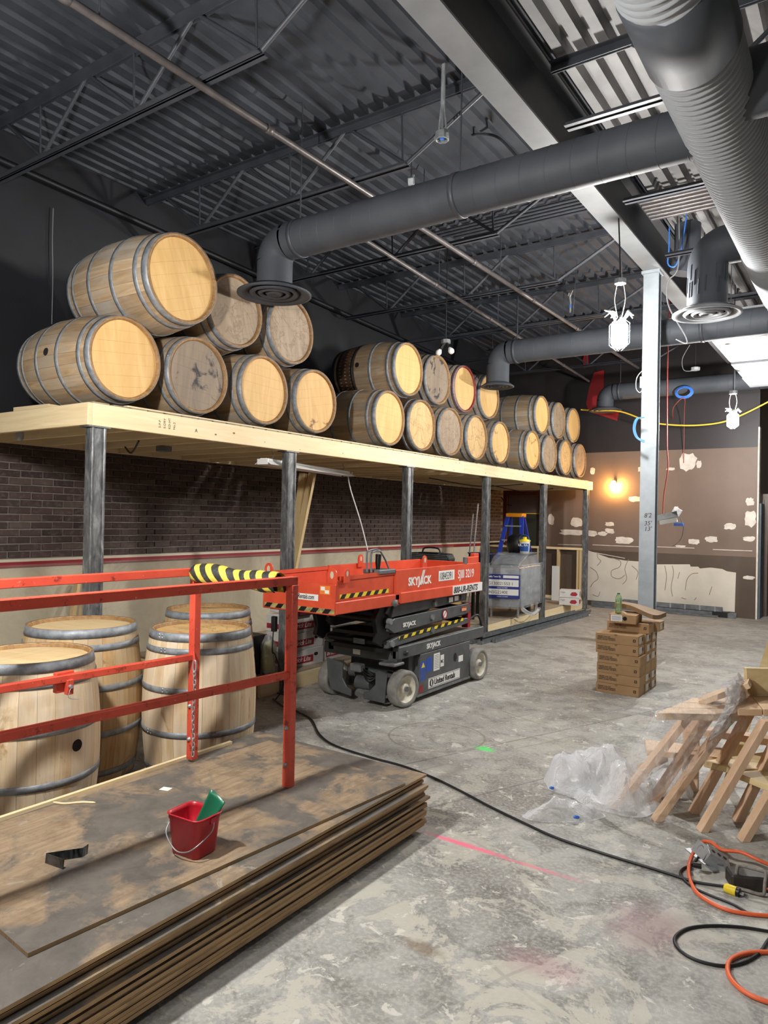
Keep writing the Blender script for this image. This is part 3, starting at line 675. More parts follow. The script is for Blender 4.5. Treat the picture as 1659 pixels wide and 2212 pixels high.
# wall sconce with warm glow
p = on(1325,1050,1,YB-.12); t = Thing('wall_sconce', 'lit amber wall lamp on the brown back wall', 'lamp', tuple(p))
g = NT('amber_glow'); g.out(C(255,190,90), .5); g.b.inputs['Emission Color'].default_value = (1,.52,.14,1); g.b.inputs['Emission Strength'].default_value = 260
mb = MB(); mb.lathe([(0,.1),(.04,.09),(.055,.02),(.05,-.06),(.03,-.1),(0,-.105)], 16, Matrix.Translation(p)); t.part('shade', mb, g.m)
mb = MB(); mb.box((p.x-.03,YB-.1,p.z+.06), (p.x+.03,YB,p.z+.12)); t.part('bracket', mb, m_dark)
# cables in the air
def cable(pts, r, m, label, name='cable', k=6, n=6): 
    P = smooth_path(pts, k); mb = MB(); mb.tube(P, r, n); return single(name, mb, m, label, 'cable', origin=tuple(P[0]))
cable([on(1255,885,1,13.2),on(1285,887,1,13.2),on(1340,889,1,13.2),on(1400,910,1,13.2),on(1440,917,1,13.2),on(1500,919,1,13.2),on(1560,912,1,13.2),on(1610,893,1,13.2),on(1675,860,1,13.2)], .014, m_yelc, 'yellow cable sagging across the dark back wall')
for i in range(3):
    d = i*2; cable([on(1392-d,902,1,8.1),on(1378-d,905,1,8.1),on(1372-d,925,1,8.1),on(1378-d,945,1,8.1),on(1392,952+d,1,8.1)], .007, m_bluec, 'blue cable coil behind the grey column, strand %s' % ['outermost','middle','innermost'][i], 'cable_coil')
t = Thing('cable_coil', 'small blue cable coil hanging under the farthest duct', 'cable', tuple(on(1477,850,1,13.0)))
for i in range(4):
    c = on(1477,847,1,13.0); mb = MB(); mb.tube([c+Vector(((.11+.012*i)*math.cos(a*.4),.01*i,(.075+.01*i)*math.sin(a*.4))) for a in range(16)], .008, 5, closed=True); t.part('cable_loop', mb, m_bluec)
cable([on(1454,905,1,YB-.02),on(1455,880,1,13.2),on(1478,860,1,13.0),on(1478,900,1,13.6),on(1477,1000,1,YB-.02)], .006, m_pinkc, 'pinkish cable dropping from the blue coil to the filler patch')
cable([on(1446,490,1,8.3),on(1445,540,1,8.3),on(1443,570,1,8.3),on(1458,575,1,8.3),on(1470,545,1,8.3),on(1482,470,1,8.3),on(1482,425,1,8.3)], .008, m_bluec, 'blue cable looping between the beam and the vent pipe')
cable([(on(1465,575,1,8.2).x,8.2,5.04),on(1465,575,1,8.2),on(1445,605,1,8.2),on(1440,635,1,8.2),on(1448,670,1,8.2),on(1480,725,1,8.2),on(1482,742,1,8.2),on(1460,733,1,8.2)], .008, m_grayc, 'grey-blue cable hanging down beside the column top')
cable([on(1446,620,1,10.5),on(1444,700,1,10.5),on(1442,780,1,10.5),on(1441,850,1,10.5),on(1441,960,1,10.5),on(1443,1010,1,10.5),on(1434,1070,1,10.5),on(1432,1115,1,10.5)], .009, m_pinkc, 'long pink cable hanging to the loose ballast')
t = Thing('hanging_ballast', 'grey metal ballast dangling on a pink cable in front of the brown wall', 'ballast', tuple(on(1440,1120,1,10.5)))
for (x,y,w,h,rt,m) in ((1440,1115,46,12,-.25,m_galv),(1444,1126,34,9,-.2,m_white),(1466,1133,18,6,0,m_bluec),(1462,1105,16,14,.5,m_film2)):
    c = on(x,y,1,10.5); k = 10.5/1547; mb = MB(); mb.cbox(c, (w*k,.06,h*k), ry=rt); t.part('ballast_case' if m is m_galv else 'loose_piece', mb, m, bevel=.004)
cable([on(1470,1118,1,10.5),on(1476,1140,1,10.5),on(1470,1165,1,10.6),on(1452,1180,1,10.6)], .006, m_grayc, 'thin wire curling down below the loose ballast')
t = Thing('wall_box', 'small white electrical box clipped to the left edge of the grey column', 'junction box', tuple(on(1388,826,1,CY-.05)))
c = on(1388,826,1,CY); mb = MB(); mb.cbox(c, (.05,.05,.13)); t.part('box', mb, m_white, bevel=.004)
mb = MB(); mb.tube(smooth_path([on(1388,800,1,CY),on(1376,815,1,CY),on(1374,838,1,CY),on(1382,848,1,CY),on(1388,840,1,CY)],5), .005, 5); t.part('cable_loop', mb, m_whitec)
cable([on(1020,292,1,5.6),on(1050,290,1,5.6),on(1080,300,1,5.6),on(1118,340,1,5.6)], .012, m_steelp, 'dark bent conduit against the deck behind the near duct')
cable([on(115,450,0,XL+.03),on(113,520,0,XL+.03),on(114,600,0,XL+.03),on(112,700,0,XL+.03)], .006, m_grayc, 'thin grey cable running down the black left wall')
# ------------------------------------------------------------------ timber loft on steel posts
PX, Z0, Z1 = -4.47, 2.245, 2.40
t = Thing('timber_loft', 'long pine-framed loft on steel posts carrying the stacked barrels', 'loft', (PX,2.93,0))
mb = MB(); mb.box((PX-.04,2.93,Z0), (PX,8.35,Z1)); t.part('rim_board', mb, m_pine, bevel=.003)
mb = MB(); mb.box((PX-.04,8.353,Z0), (PX,13.1,Z1)); t.part('rim_board', mb, m_pine, bevel=.003)
mb = MB(); mb.box((PX-.038,13.103,Z0-.002), (PX+.002,13.52,Z1)); t.part('rim_board', mb, m_pine, bevel=.003, label='short yellower end piece')
mb = MB(); mb.box((XL+.07,2.89,Z0), (PX,2.928,Z1)); t.part('end_board', mb, m_pinex, bevel=.003)
mb = MB(); mb.box((XL+.07,13.48,Z0), (PX-.042,13.52,Z1)); t.part('end_board', mb, m_pinex, bevel=.003)
mb = MB(); mb.box((XL+.065,2.93,Z0), (XL+.105,13.48,Z1)); t.part('wall_ledger', mb, m_pine)
y = 3.30
while y < 13.4:
    mb = MB(); mb.box((XL+.107,y-.019,Z0+.004), (PX-.042,y+.019,Z1-.001)); t.part('floor_joist', mb, m_pinex); y += .406
y = 2.96; k = 0
r_ = random.Random(3)
while y < 13.45:
    w = min(.14, 13.47-y)
    mb = MB(); mb.box((XL+.107,y,Z1), (PX-.044-r_.uniform(0,.02),y+w-.008,Z1+.018)); t.part('deck_board', mb, m_deckply); y += .14+(.012 if k%3 else .03); k += 1
mb = MB(); mb.box((PX-.11,3.25,Z1+.019), (PX-.06,8.3,Z1+.03)); t.part('edge_strip', mb, m_pine)
mb = MB(); r2 = random.Random(9)
for i in range(26):
    yy = r2.uniform(3,13.3); zz = r2.uniform(Z0+.02,Z1-.02); q = r2.uniform(.004,.011)
    mb.lathe([(0,.001),(q,0)], 8, Matrix.Translation((PX+.0008,yy,zz)) @ Matrix.Rotation(PI/2,4,'Y') @ Matrix.Diagonal((.8,1.4,1,1)))
sg = t.part('knots', mb, m_knot); sg['kind'] = 'stuff'
mb = MB()
for i, s in enumerate(('S-P-F','S-DRY','KD-HT','No.2')):
    merge(mb, text_mb(s, .028, frame((PX+.0012, 3.50+i*.045, Z0+.045), (0,0,1), (0,-1,0)), depth=.0002))
merge(mb, text_mb('A', .04, frame((PX+.0012, 3.83, Z0+.05), (0,1,0), (0,0,1)), depth=.0002))
t.part('lumber_stamp', mb, m_ink, label='dark lumber grade stamp')
pn = ['nearest the camera at the left end','second from the camera, behind the red guardrail','third from the camera, behind the lift','fourth from the camera, at the end of the steel channels','fifth from the camera, beside the wrapped machine','last one at the far end of the loft']
for i, y in enumerate((2.99,5.0,7.05,9.1,11.2,13.3)):
    q = Thing('steel_post', 'dark mill-steel loft post, '+pn[i], 'post', (PX-.045,y,0), group='steel posts under the loft')
    x0, x1 = PX-.092, PX-.006; mb = MB(); mb.box((x0+.012,y-.036,.012), (x1-.012,y+.036,Z0-.01)); q.part('core', mb, m_post)
    for s in (-1,1):
        mb = MB(); mb.box((x0,y+s*.046-.009,.012), (x1,y+s*.046+.009,Z0-.01)); q.part('flange', mb, m_post, bevel=.004)
    mb = MB(); mb.box((x0-.03,y-.085,Z0-.01), (x1+.004,y+.085,Z0)); q.part('top_plate', mb, m_post)
    mb = MB(); mb.box((x0-.03,y-.085,0), (x1+.03,y+.085,.012)); q.part('foot_plate', mb, m_post)
# short pine offcut on the loft corner, pendant bulb socket and wire clutter under the joists
mb = MB(); c = on(85,884,2,Z1+.025); mb.cbox((-5.35,3.02,Z1+.034), (.45,.09,.03), rz=.05); single('pine_offcut', mb, m_pinex, 'short pine offcut lying on the left end of the loft', 'offcut', origin=(-5.35,3.02,Z1+.02))
p = on(43,940,1,3.15); t = Thing('light_socket', 'small clear bulb socket under the left end of the loft', 'socket', tuple(p))
mb = MB(); mb.lathe([(.02,.07),(.03,.05),(.03,-.02),(.02,-.045),(0,-.05)], 10, Matrix.Translation(p)); t.part('socket', mb, m_galv)
mb = MB(); mb.tube([p+Vector((0,0,.06)), (p.x,p.y,2.41)], .006, 5); t.part('stem', mb, m_cable)
for (a, b) in (((-5.6,4.0),(-5.0,3.7)), ((-5.4,9.0),(-4.8,11.0)), ((-5.5,11.3),(-4.9,12.6))):
    P = smooth_path([(a[0],a[1],2.235),((a[0]+b[0])/2,(a[1]+b[1])/2,2.16),(b[0],b[1],2.235)],6); mb = MB(); mb.tube(P, .008, 5)
    single('cable', mb, m_cable, {4.0:'thin dark cable sagging under the left end of the loft',9.0:'dark cable sagging under the middle of the loft',11.3:'dark cable under the far end of the loft, above the ladder'}[a[1]], 'cable', origin=tuple(P[0]))
p = Vector((-5.25,4.15,2.22)); t = Thing('joist_box', 'small grey electrical box under the near loft joists', 'junction box', tuple(p)); mb = MB(); mb.cbox(p, (.1,.1,.05)); t.part('box', mb, m_galvd, bevel=.004)
# strip light hanging under the loft with its pull cord
a, b = on(568,1000,2,2.12), on(751,1027,2,2.12)
t = Thing('strip_light', 'unlit white strip light fixture hung under the loft edge', 'lamp', tuple(a)); d = (b-a).normalized()
sd = Vector((d.y,-d.x,0))
mb = MB(); mb.bar(a+Vector((0,0,.03)), b+Vector((0,0,.03)), .065, .03); t.part('channel', mb, m_white, bevel=.003)
for s in (-1,1):
    mb = MB(); o_ = sd*(.055*s); mb.bar(a+o_+Vector((0,0,.008)), b+o_+Vector((0,0,.008)), .07, .004, up=(sd*s*.7+Vector((0,0,1)))); t.part('reflector', mb, m_white)
for q in (a,b): mb = MB(); mb.cbox(q+Vector((0,0,.012)), (.11,.02,.05), rz=math.atan2(d.y,d.x)-PI/2); t.part('end_cap', mb, m_white); 
for q in (.08,.92):
    p = a.lerp(b,q); mb = MB(); mb.tube([p+Vector((0,0,.04)),p+Vector((.02,.01,.08)),p+Vector((0,0,.125))], .003, 4); t.part('chain', mb, m_galvd)
e = on(795,1192,1,6.55); P = smooth_path([b+Vector((0,0,.02)), b.lerp(e,.12)+Vector((.01,0,-.06)), b.lerp(e,.55)+Vector((.03,0,-.06)), e],6); mb = MB(); mb.tube(P, .007, 6); t.part('cord', mb, m_whitec)
# two planks and metal strips leaning
for i, (x0,y0,x1,y1,l) in enumerate(((675,1022,602,1390,'right one of the two pine studs leaning behind the second post'),(655,1022,610,1390,'left one of the two pine studs leaning behind the second post'))):
    q = on(x0,y0,0,-5.05-i*.1); f = on(x1,y1,0,-5.25-i*.1); q = q if q.z < 2.2 else f.lerp(q, (2.2-f.z)/(q.z-f.z)); f = q.lerp(f, (q.z-.2)/(q.z-f.z))
    mb = MB(); mb.bar(f, q, .038, .085, up=(1,0,0)); single('pine_stud', mb, m_pinez, l, 'plank', group='pine studs leaning under the loft', origin=tuple(f))
for i,(x0,y0,x1,y1) in enumerate(((1033,1088,1022,1205),(1022,1110,1013,1205))):
    q = on(x0,y0,0,-5.0); f = on(x1,y1,0,-5.0); f2 = q.lerp(f, (q.z-.2)/(q.z-f.z)); mb = MB(); mb.bar(f2, q, .03, .008, up=(1,0,0))
    d = (q-f2); n = 60
    mb.m = 1
    for k in range(n): c = f2+d*((k+.5)/n); mb.cbox(c+Vector((.005,0,0)), (.002,.012,.012))
    single('perforated_strip', mb, [m_galv, m_blk], ['right','left'][i]+' perforated metal strip leaning beyond the third post', 'metal strip', origin=tuple(f2))
# wine-barrel maker ------------------------------------------------------------------
BL, BR, BH, NS = .93, .352, .305, 26
def rad(z, R=BR, h=BH): return h+(R-h)*(1-(2*z/BL-1)**2)
def stave_mesh():
    mb = MB(); n = 12; a = PI/NS*.985; vs = []
    for i in range(n+1):
        z = BL*i/n; r = rad(z); q = r-.024
        if i in (0,n): q = r-.012
        for t_ in (-a,0,a): vs.append((r*math.cos(t_)*(1 if t_ else 1.0), r*math.sin(t_), z))
        vs.append((q*math.cos(a), q*math.sin(a), z)); vs.append((q*math.cos(a), -q*math.sin(a), z))
    fs = []
    for i in range(n):
        b, c = i*5, (i+1)*5
        for j, k in ((0,1),(1,2),(2,3),(3,4),(4,0)): fs.append((b+j, b+k, c+k, c+j))
    fs += [(4,3,2,1,0), tuple(n*5+k for k in range(5))]
    mb.add(vs, fs, False); return mb.mesh('stave', m_st_gray)
STAVE = stave_mesh()
def hoop_mesh(zc, w=.036, th=.0022):
    mb = MB(); z0, z1 = zc-w/2, zc+w/2
    f = lambda z: rad(z)+.0012
    mb.lathe([(f(z0),z0),(f(z0)+th,z0),(f(zc)+th,zc),(f(z1)+th,z1),(f(z1),z1)], 52)
    mb.m = 1
    for dz in (-.008,.009):
        for a in (2.2, 2.29): 
            M = Matrix.Rotation(a,4,'Z') @ Matrix.Translation((rad(zc)+th+.001,0,zc+dz)) @ Matrix.Rotation(PI/2,4,'Y'); mb.lathe([(.0065,0),(.005,.003),(0,.004)], 7, M)
    return mb.mesh('hoop', [m_hoop, m_rivet])
HP = [(.024,.05),(.105,.036),(.335,.036)]
HOOPS = [hoop_mesh(z,w) for z,w in HP]+[hoop_mesh(BL-z,w) for z,w in HP]
def head_mesh(z, up, mat):
    mb = MB(); r = rad(z)-.024; n = 7; th = .004
    edges = [-r+2*r*i/n for i in range(n+1)]
    for i in range(n):   # boards of the head, joined edge to edge
        y0, y1 = edges[i]+.0003, edges[i+1]-.0003; pts = []
        for k in range(7): y = y0+(y1-y0)*k/6; pts.append((math.sqrt(max(0,r*r-y*y)), y))
        poly = pts+[(-x,y) for x,y in reversed(pts)]
        dz = .0004*((i*7)%3-1); mb.prism(poly, .02, Matrix.Translation((0,0,z-.01+dz)))
    return mb.mesh('head', mat)
HEADS = {}
def barrel(loc, rot, label, stave, head, hoop=None, group=None, roll=0, sc=1, bung=None, rim=None, hoopmask=None):
    t = Thing('wine_barrel', label, 'barrel', loc, rot, group); t.o.scale = (sc,sc,sc)
    for i in range(NS):
        o = t.part('stave', STAVE, None, local=True); o.rotation_euler = (0,0,roll+2*PI*i/NS)
        if stave is not m_st_gray or rim: 
            o.material_slots[0].link = 'OBJECT'; o.material_slots[0].material = stave
    for i, h in enumerate(HOOPS):
        o = t.part('hoop', h, None, local=True); o.rotation_euler = (0,0,roll+i*.12)
        hm = hoop
        if hoopmask and i in hoopmask: hm = m_hoopblk
        if hm: o.material_slots[0].link = 'OBJECT'; o.material_slots[0].material = hm
    for z, up in ((.032,-1),(BL-.032,1)):
        key = (z, head.name)
        if key not in HEADS: HEADS[key] = head_mesh(z, up, head)
        o = t.part('head', HEADS[key], None, local=True); o.rotation_euler = (0,0,PI/2+.22*math.sin(roll*3)+.12)
    # chime ring: bevelled stave ends
    key = 'chime'+(rim.name if rim else '')
    if key not in HEADS:
        HEADS[key] = []
        for z, s in ((0,1),(BL,-1)):
            mb = MB(); r = rad(z); w = .03 if rim else .004
            mb.lathe([(r-.0235,z+s*.03),(r-.0225,z+s*.012),(r-.011,z-s*.0008),(r+.0006,z-s*.0008),(rad(z+s*w)+(.0045 if rim else .0006),z+s*w)], 52)
            HEADS[key].append(mb.mesh('chime', rim or m_chime))
    for me in HEADS[key]: t.part('chime', me, None, local=True, label='red painted rim' if rim else None)
    if bung is not None:
        mb = MB(); a = bung[0]; z = bung[1]; r = rad(z); M = Matrix.Rotation(a,4,'Z') @ Matrix.Translation((r+.0006,0,z)) @ Matrix.Rotation(PI/2,4,'Y')
        mb.lathe([(.030,-.001),(.0285,.0016),(.027,.0012),(0,.0011)], 18, M); t.part('bung_hole', mb, m_bung, local=True)
    return t
# lying barrels on the loft: axis along +X, front head near X = -4.57
def lying(y, z, xf, *a, tilt=0, **k):
    # local Z -> world X
    return barrel((xf-BL*k.get('sc',1), y, z), (0, PI/2, tilt), *a, **k)
ZB, ZT = Z1+.018+BR+.0075, Z1+.018+BR+.0075+.618
G, Wm, DK = m_st_gray, m_st_warm, m_st_dark
gg = 'wine barrels stacked on the loft'
rows = [
 # y, tier, xf, label, stave, head, extra
 (3.24,0,-4.56,'leftmost bottom-row barrel on the loft, with a bung hole and plain gold head',Wm,m_hd_gold,dict(bung=(-1.66,.47),hoop=None)),
 (3.97,0,-4.58,'barrel with black mould stains on its grey head, bottom row of the first group',Wm,m_hd_dark,{}),
 (4.70,0,-4.57,'bright gold-headed barrel third in the bottom row of the first group',G,m_hd_gold,{}),
 (5.435,0,-4.56,'barrel with a brown-speckled gold head, last in the bottom row of the first group',Wm,m_hd_spot,{}),
 (4.335,1,-4.55,'pale-headed grey barrel in the middle of the upper row, partly hidden by the near diffuser',G,m_hd_gray,{}),
 (5.068,1,-4.58,'streaky-headed barrel at the right end of the first upper row',G,m_hd_gray,{}),
 (6.73,0,-4.57,'brown barrel at the left of the second group, bottom row, seen partly from the side',Wm,m_hd_gold,{}),
 (7.45,0,-4.57,'dark barrel with wine-streaked head, second in the bottom row of the second group',DK,m_hd_streak,{}),
 (8.17,0,-4.57,'plain pale-headed barrel in the centre of the second bottom row',Wm,m_hd_gray,{}),
 (8.90,0,-4.57,'grey-veined-headed barrel fourth in the second bottom row',G,m_hd_streak,{}),
 (9.64,0,-4.56,'barrel with brown-marked head at the right end of the second bottom row',Wm,m_hd_spot,{}),
 (7.09,1,-4.55,'half wine-blackened barrel with a bung hole at the left of the second upper row',Wm,m_hd_gold,dict(bung=(-1.68,.42),hoopmask=(0,1,2),dark=True)),
 (7.81,1,-4.57,'barrel with a dark-splashed head second in the second upper row',Wm,m_hd_dark,{}),
 (8.535,1,-4.57,'barrel with a red-painted rim in the second upper row',G,m_hd_gold,dict(rim=m_redrim)),
 (9.27,1,-4.57,'barrel behind the middle diffuser, right of the red-rimmed one',G,m_hd_gold,{}),
 (10.85,0,-4.57,'wine-streaked-headed barrel at the left of the far group, bottom row',G,m_hd_spot,{}),
 (11.60,0,-4.57,'grey-headed barrel second in the far bottom row',G,m_hd_gray,{}),
 (12.36,0,-4.57,'gold-headed barrel third in the far bottom row',DK,m_hd_streak,{}),
 (13.12,0,-4.57,'streaked barrel at the far end of the loft, bottom row',Wm,m_hd_gray,{}),
 (11.22,1,-4.57,'gold-headed barrel at the left of the far upper row, its side showing',G,m_hd_gold,{}),
 (11.98,1,-4.57,'pale grey-headed barrel in the middle of the far upper row',G,m_hd_gray,{}),
 (12.74,1,-4.57,'gold-headed barrel at the right end of the far upper row',Wm,m_hd_gold,{}),
]
for i,(y,tier,xf,lab,sv,hd,kw) in enumerate(rows):
    kw = dict(kw); dark = kw.pop('dark', False); mask = kw.pop('hoopmask', None); kw.pop('hoop', None)
    t = lying(y, ZT if tier else ZB, xf, lab, sv, hd, group=gg, roll=i*1.7, hoopmask=mask, tilt=random.Random(i).uniform(-.018,.018), **kw)
    if dark:   # rear half stained black by wine: a sleeve of stain on the staves
        mb = MB(); mb.lathe([(rad(BL*q/10)+.0006, BL*q/10) for q in range(1,5)], 52); t.part('wine_stain', mb, m_st_dark, local=True)
lying(3.595, ZT+.034, -4.36, 'largest barrel, top left of the first group, pale weathered staves and gold head', G, m_hd_gold, group=gg, roll=.5, sc=1.09)
# upright barrels behind the guardrail
ub = 'upright barrels behind the plywood stack'
barrel((-3.58,2.02,0), (0,0,0), 'upright blond barrel cut by the left edge, with a black bung hole', m_st_new, m_hd_new, group=ub, roll=.2, sc=.985, bung=(.17,.5))
barrel((-4.06,2.62,0), (0,0,0), 'upright honey-coloured barrel between the two other near ones', m_st_honey, m_hd_new, group=ub, roll=1.1, sc=1.03)
barrel((-3.54,3.12,0), (0,0,0), 'upright barrel behind the red post and chain, with mottled brown staves', m_st_new, m_hd_streak, group=ub, roll=2.1, sc=1.0)
barrel((-4.19,3.76,0), (0,0,0), 'upright barrel with a dark-rimmed top, farthest back of the standing ones', m_st_honey, m_hd_streak, group=ub, roll=.7, sc=1.0)
# ------------------------------------------------------------------ plywood stack
gx = 'plywood sheets in the floor stack'
z = .0
mb = MB(); mb.box((-3.2,1.2,0), (-1.99,1.29,.035)); mb.box((-3.2,2.9,0), (-1.99,2.99,.035)); 
for i,(y0) in enumerate((1.2,2.9)):
    mb = MB(); mb.box((-3.2,y0,0), (-2.0,y0+.09,.03)); single('bearer', mb, m_pinex, ['near','far'][i]+' pine bearer under the plywood stack', 'batten', origin=(-2.6,y0,0))
z = .03; r_ = random.Random(11)
N_ = 18; ORD = ['','first','second','third','fourth','fifth','sixth','seventh','eighth','ninth','tenth','eleventh','twelfth','thirteenth','fourteenth','fifteenth','sixteenth','seventeenth','eighteenth']
for i in range(N_):
    th = .0128
    dx, dy = r_.uniform(-.02,.016), r_.uniform(-.025,.025); rz = r_.uniform(-.004,.004); c = Vector((-2.585, 2.035, 0))
    if i == N_-1: z += .012; lab = 'second plywood sheet from the top, dark with a grimy border and pale edge'
    elif i == 0: lab = 'lowest plywood sheet of the stack, sticking out beside the floor'
    else: lab = '%s plywood sheet up from the bottom of the stack, a brown layered edge' % ORD[i+1]
    if i == N_-2: dx = -.02
    x0,x1 = -3.165+dx, -1.935+dx
    M = Matrix.Translation((c.x,c.y,0)) @ Matrix.Rotation(rz,4,'Z') @ Matrix.Translation((-c.x,-c.y,0))
    mb = MB(); n = 8
    mb.box((x0,.82+dy,z), (x1,3.255+dy,z+th), M); mb.mi = [1 if k == 1 else 0 for k in range(len(mb.f))]
    o = single('plywood_sheet', mb, [m_edge, m_form], lab, 'plywood', group=gx, origin=(c.x+dx,c.y+dy,z)); z += th + r_.choice((.0006,.001,.002))
ZP = z
# top sheet, skewed
A_, B_ = on(60,2060,2,ZP+.012), on(875,1692,2,ZP+.012); d = (B_-A_).normalized(); nrm = Vector((-d.y,d.x,0))
c0 = A_-d*0; poly = [c0, B_, B_+nrm*1.02, c0+nrm*1.02]
mb = MB(); mb.prism([(p.x-c0.x,p.y-c0.y) for p in poly], .013, Matrix.Translation((c0.x,c0.y,ZP)))
mb.mi = [1 if k == 1 else 0 for k in range(len(mb.f))]
single('plywood_sheet', mb, [m_edge, m_form], 'top plywood sheet, set askew, worn to bare tan wood', 'plywood', group=gx, origin=(c0.x,c0.y,ZP)); ZT2 = ZP+.013
p0, p1 = Vector((-3.135,1.3,ZP+.008)), Vector((-3.125,3.0,ZP+.008)); mb = MB(); mb.bar(p0+Vector((0,0,.0)), p1, .022, .016); single('wood_batten', mb, m_pine, 'thin pale batten lying along the left edge of the plywood stack', 'batten', origin=tuple(p0))
# guardrail of the lift, stood on the stack
p2 = Vector((-2.385,2.68,0)); p1 = Vector((-3.07,2.66,0)); dr = Vector((-.075,-1,0)).normalized(); zb = ZT2
t = Thing('guardrail', 'red steel guardrail frame standing on the plywood stack', 'guardrail', (p2.x,p2.y,zb))
for k,(q,zt,zm,L,zz) in enumerate(((p2,1.325,.862,2.1,zb),(p1,1.33,.865,2.1,zb))):
    mb = MB(); mb.bar((q.x,q.y,zz), (q.x,q.y,zt-.02), .045, .045, up=(0,1,0)); t.part('upright', mb, m_redp, bevel=.003)
    e = q+dr*L; mb = MB(); mb.bar((q.x,q.y+.022,zt), (e.x,e.y,zt-.01), .042, .042); t.part('top_rail', mb, m_redp, bevel=.003)
    mb = MB(); mb.bar((q.x,q.y,zm), (e.x,e.y,zm), .034, .034); t.part('mid_rail', mb, m_redp, bevel=.003)
    mb = MB(); mb.bar((e.x,e.y,zz), (e.x,e.y,zt-.03), .045, .045, up=(0,1,0)); t.part('upright', mb, m_redp, bevel=.003)
    mb = MB()
    for hz in (.42,.6): mb.lathe([(0,.012),(.008,.012),(.009,.004),(.012,.003),(.012,0)], 8, Matrix.Translation((q.x+.0,q.y-.022,hz)) @ Matrix.Rotation(PI/2,4,'X'))
    b_ = t.part('bolts', mb, m_galv)
    b_['kind'] = 'stuff'
mb = MB(); mb.bar((p1.x+.02,p1.y,1.325), (p2.x-.02,p2.y,1.32), .04, .036); t.part('cross_bar', mb, m_redp)
c = p1+dr*.72; mb = MB(); mb.box((c.x-.03,c.y-.05,.80), (c.x+.0,c.y+.04,.895)); mb.box((c.x+.0,c.y-.012,.79), (c.x+.03,c.y+.02,.86)); t.part('hinge_bracket', mb, m_redp, bevel=.003)
mb = MB(); mb.tube([(c.x+.0,c.y,.83),(c.x+.045,c.y,.83)], .009, 8); mb.tube(smooth_path([(c.x+.04,c.y,.83),(c.x+.05,c.y-.02,.79),(c.x+.045,c.y+.0,.775),(c.x+.04,c.y+.04,.765)],5), .0018, 4); t.part('locking_pin', mb, m_galv)
# striped rolled pad over the cross bar
mb = MB(); a = Vector((p1.x+.02,p1.y-.01,1.335)); b = Vector((p2.x-.07,p2.y-.01,1.315)); L = (b-a).length; ns = 26
S = NT('hazard_pad_print'); v = S.coord(); sx = S.n('ShaderNodeSeparateXYZ', i_Vector=v)
u = S.math('FRACT', S.math('MULTIPLY', S.math('ADD', sx.outputs[0], S.math('MULTIPLY', sx.outputs[2], .9)), 11.5))
cc = S.mix(S.step(u,.5,.53), C(38,38,38), C(206,186,72)); cc = S.mix(S.math('MULTIPLY', S.step(S.noise(v,30,5,.7),.5,.7), .4), cc, C(120,112,84)); m_pad = S.out(cc, .6, 0, S.noise(v,9,4), .4, .01)
def padf(u, v_):
    p = a.lerp(b, u); th = -2.4+v_*4.9; r = .052+.008*math.sin(u*9)+.006*fbm((u*5,v_*3,1)); return (p.x, p.y+math.sin(th)*r*1.05, p.z-.012+math.cos(th)*r)
mb.grid(padf, 24, 20); o = t.part('striped_pad', mb, m_pad, label='black and yellow striped pad rolled round the bar'); sm_ = o.modifiers.new('s','SOLIDIFY'); sm_.thickness = .003
# chain hanging on the far upright
q0 = p1+Vector((.05,-.04,0)); top = 0.845; zz = top; k = 0
mb = MB(); mb.tube([(p1.x+.02,p1.y-.02,.90),(q0.x,q0.y,.86),(q0.x,q0.y,.84)], .004, 6); t.part('red_loop', mb, plain('red_cord',(196,50,30),.5))
mb = MB(); R = .018; mb.tube([(q0.x+R*.7*math.cos(x),q0.y,.825+R*1.9*math.sin(x)) for x in [2*PI*j/16 for j in range(16)]], .004, 6, closed=True); t.part('carabiner', mb, m_galv)
zz = .785
def link_mesh():
    mb = MB(); mb.tube([(.008*math.cos(x),0,.016*math.sin(x)) for x in [2*PI*j/12 for j in range(12)]], .003, 5, closed=True); return mb.mesh('chain_link', m_galv)
LK = link_mesh()
while zz > ZT2+.03:
    o = t.part('chain_link', LK, None, local=True); o.location = t.I @ Vector((q0.x+.004*math.sin(k*.5),q0.y,zz)); o.rotation_euler = (0,0,(k%2)*PI/2+.3); zz -= .024; k += 1
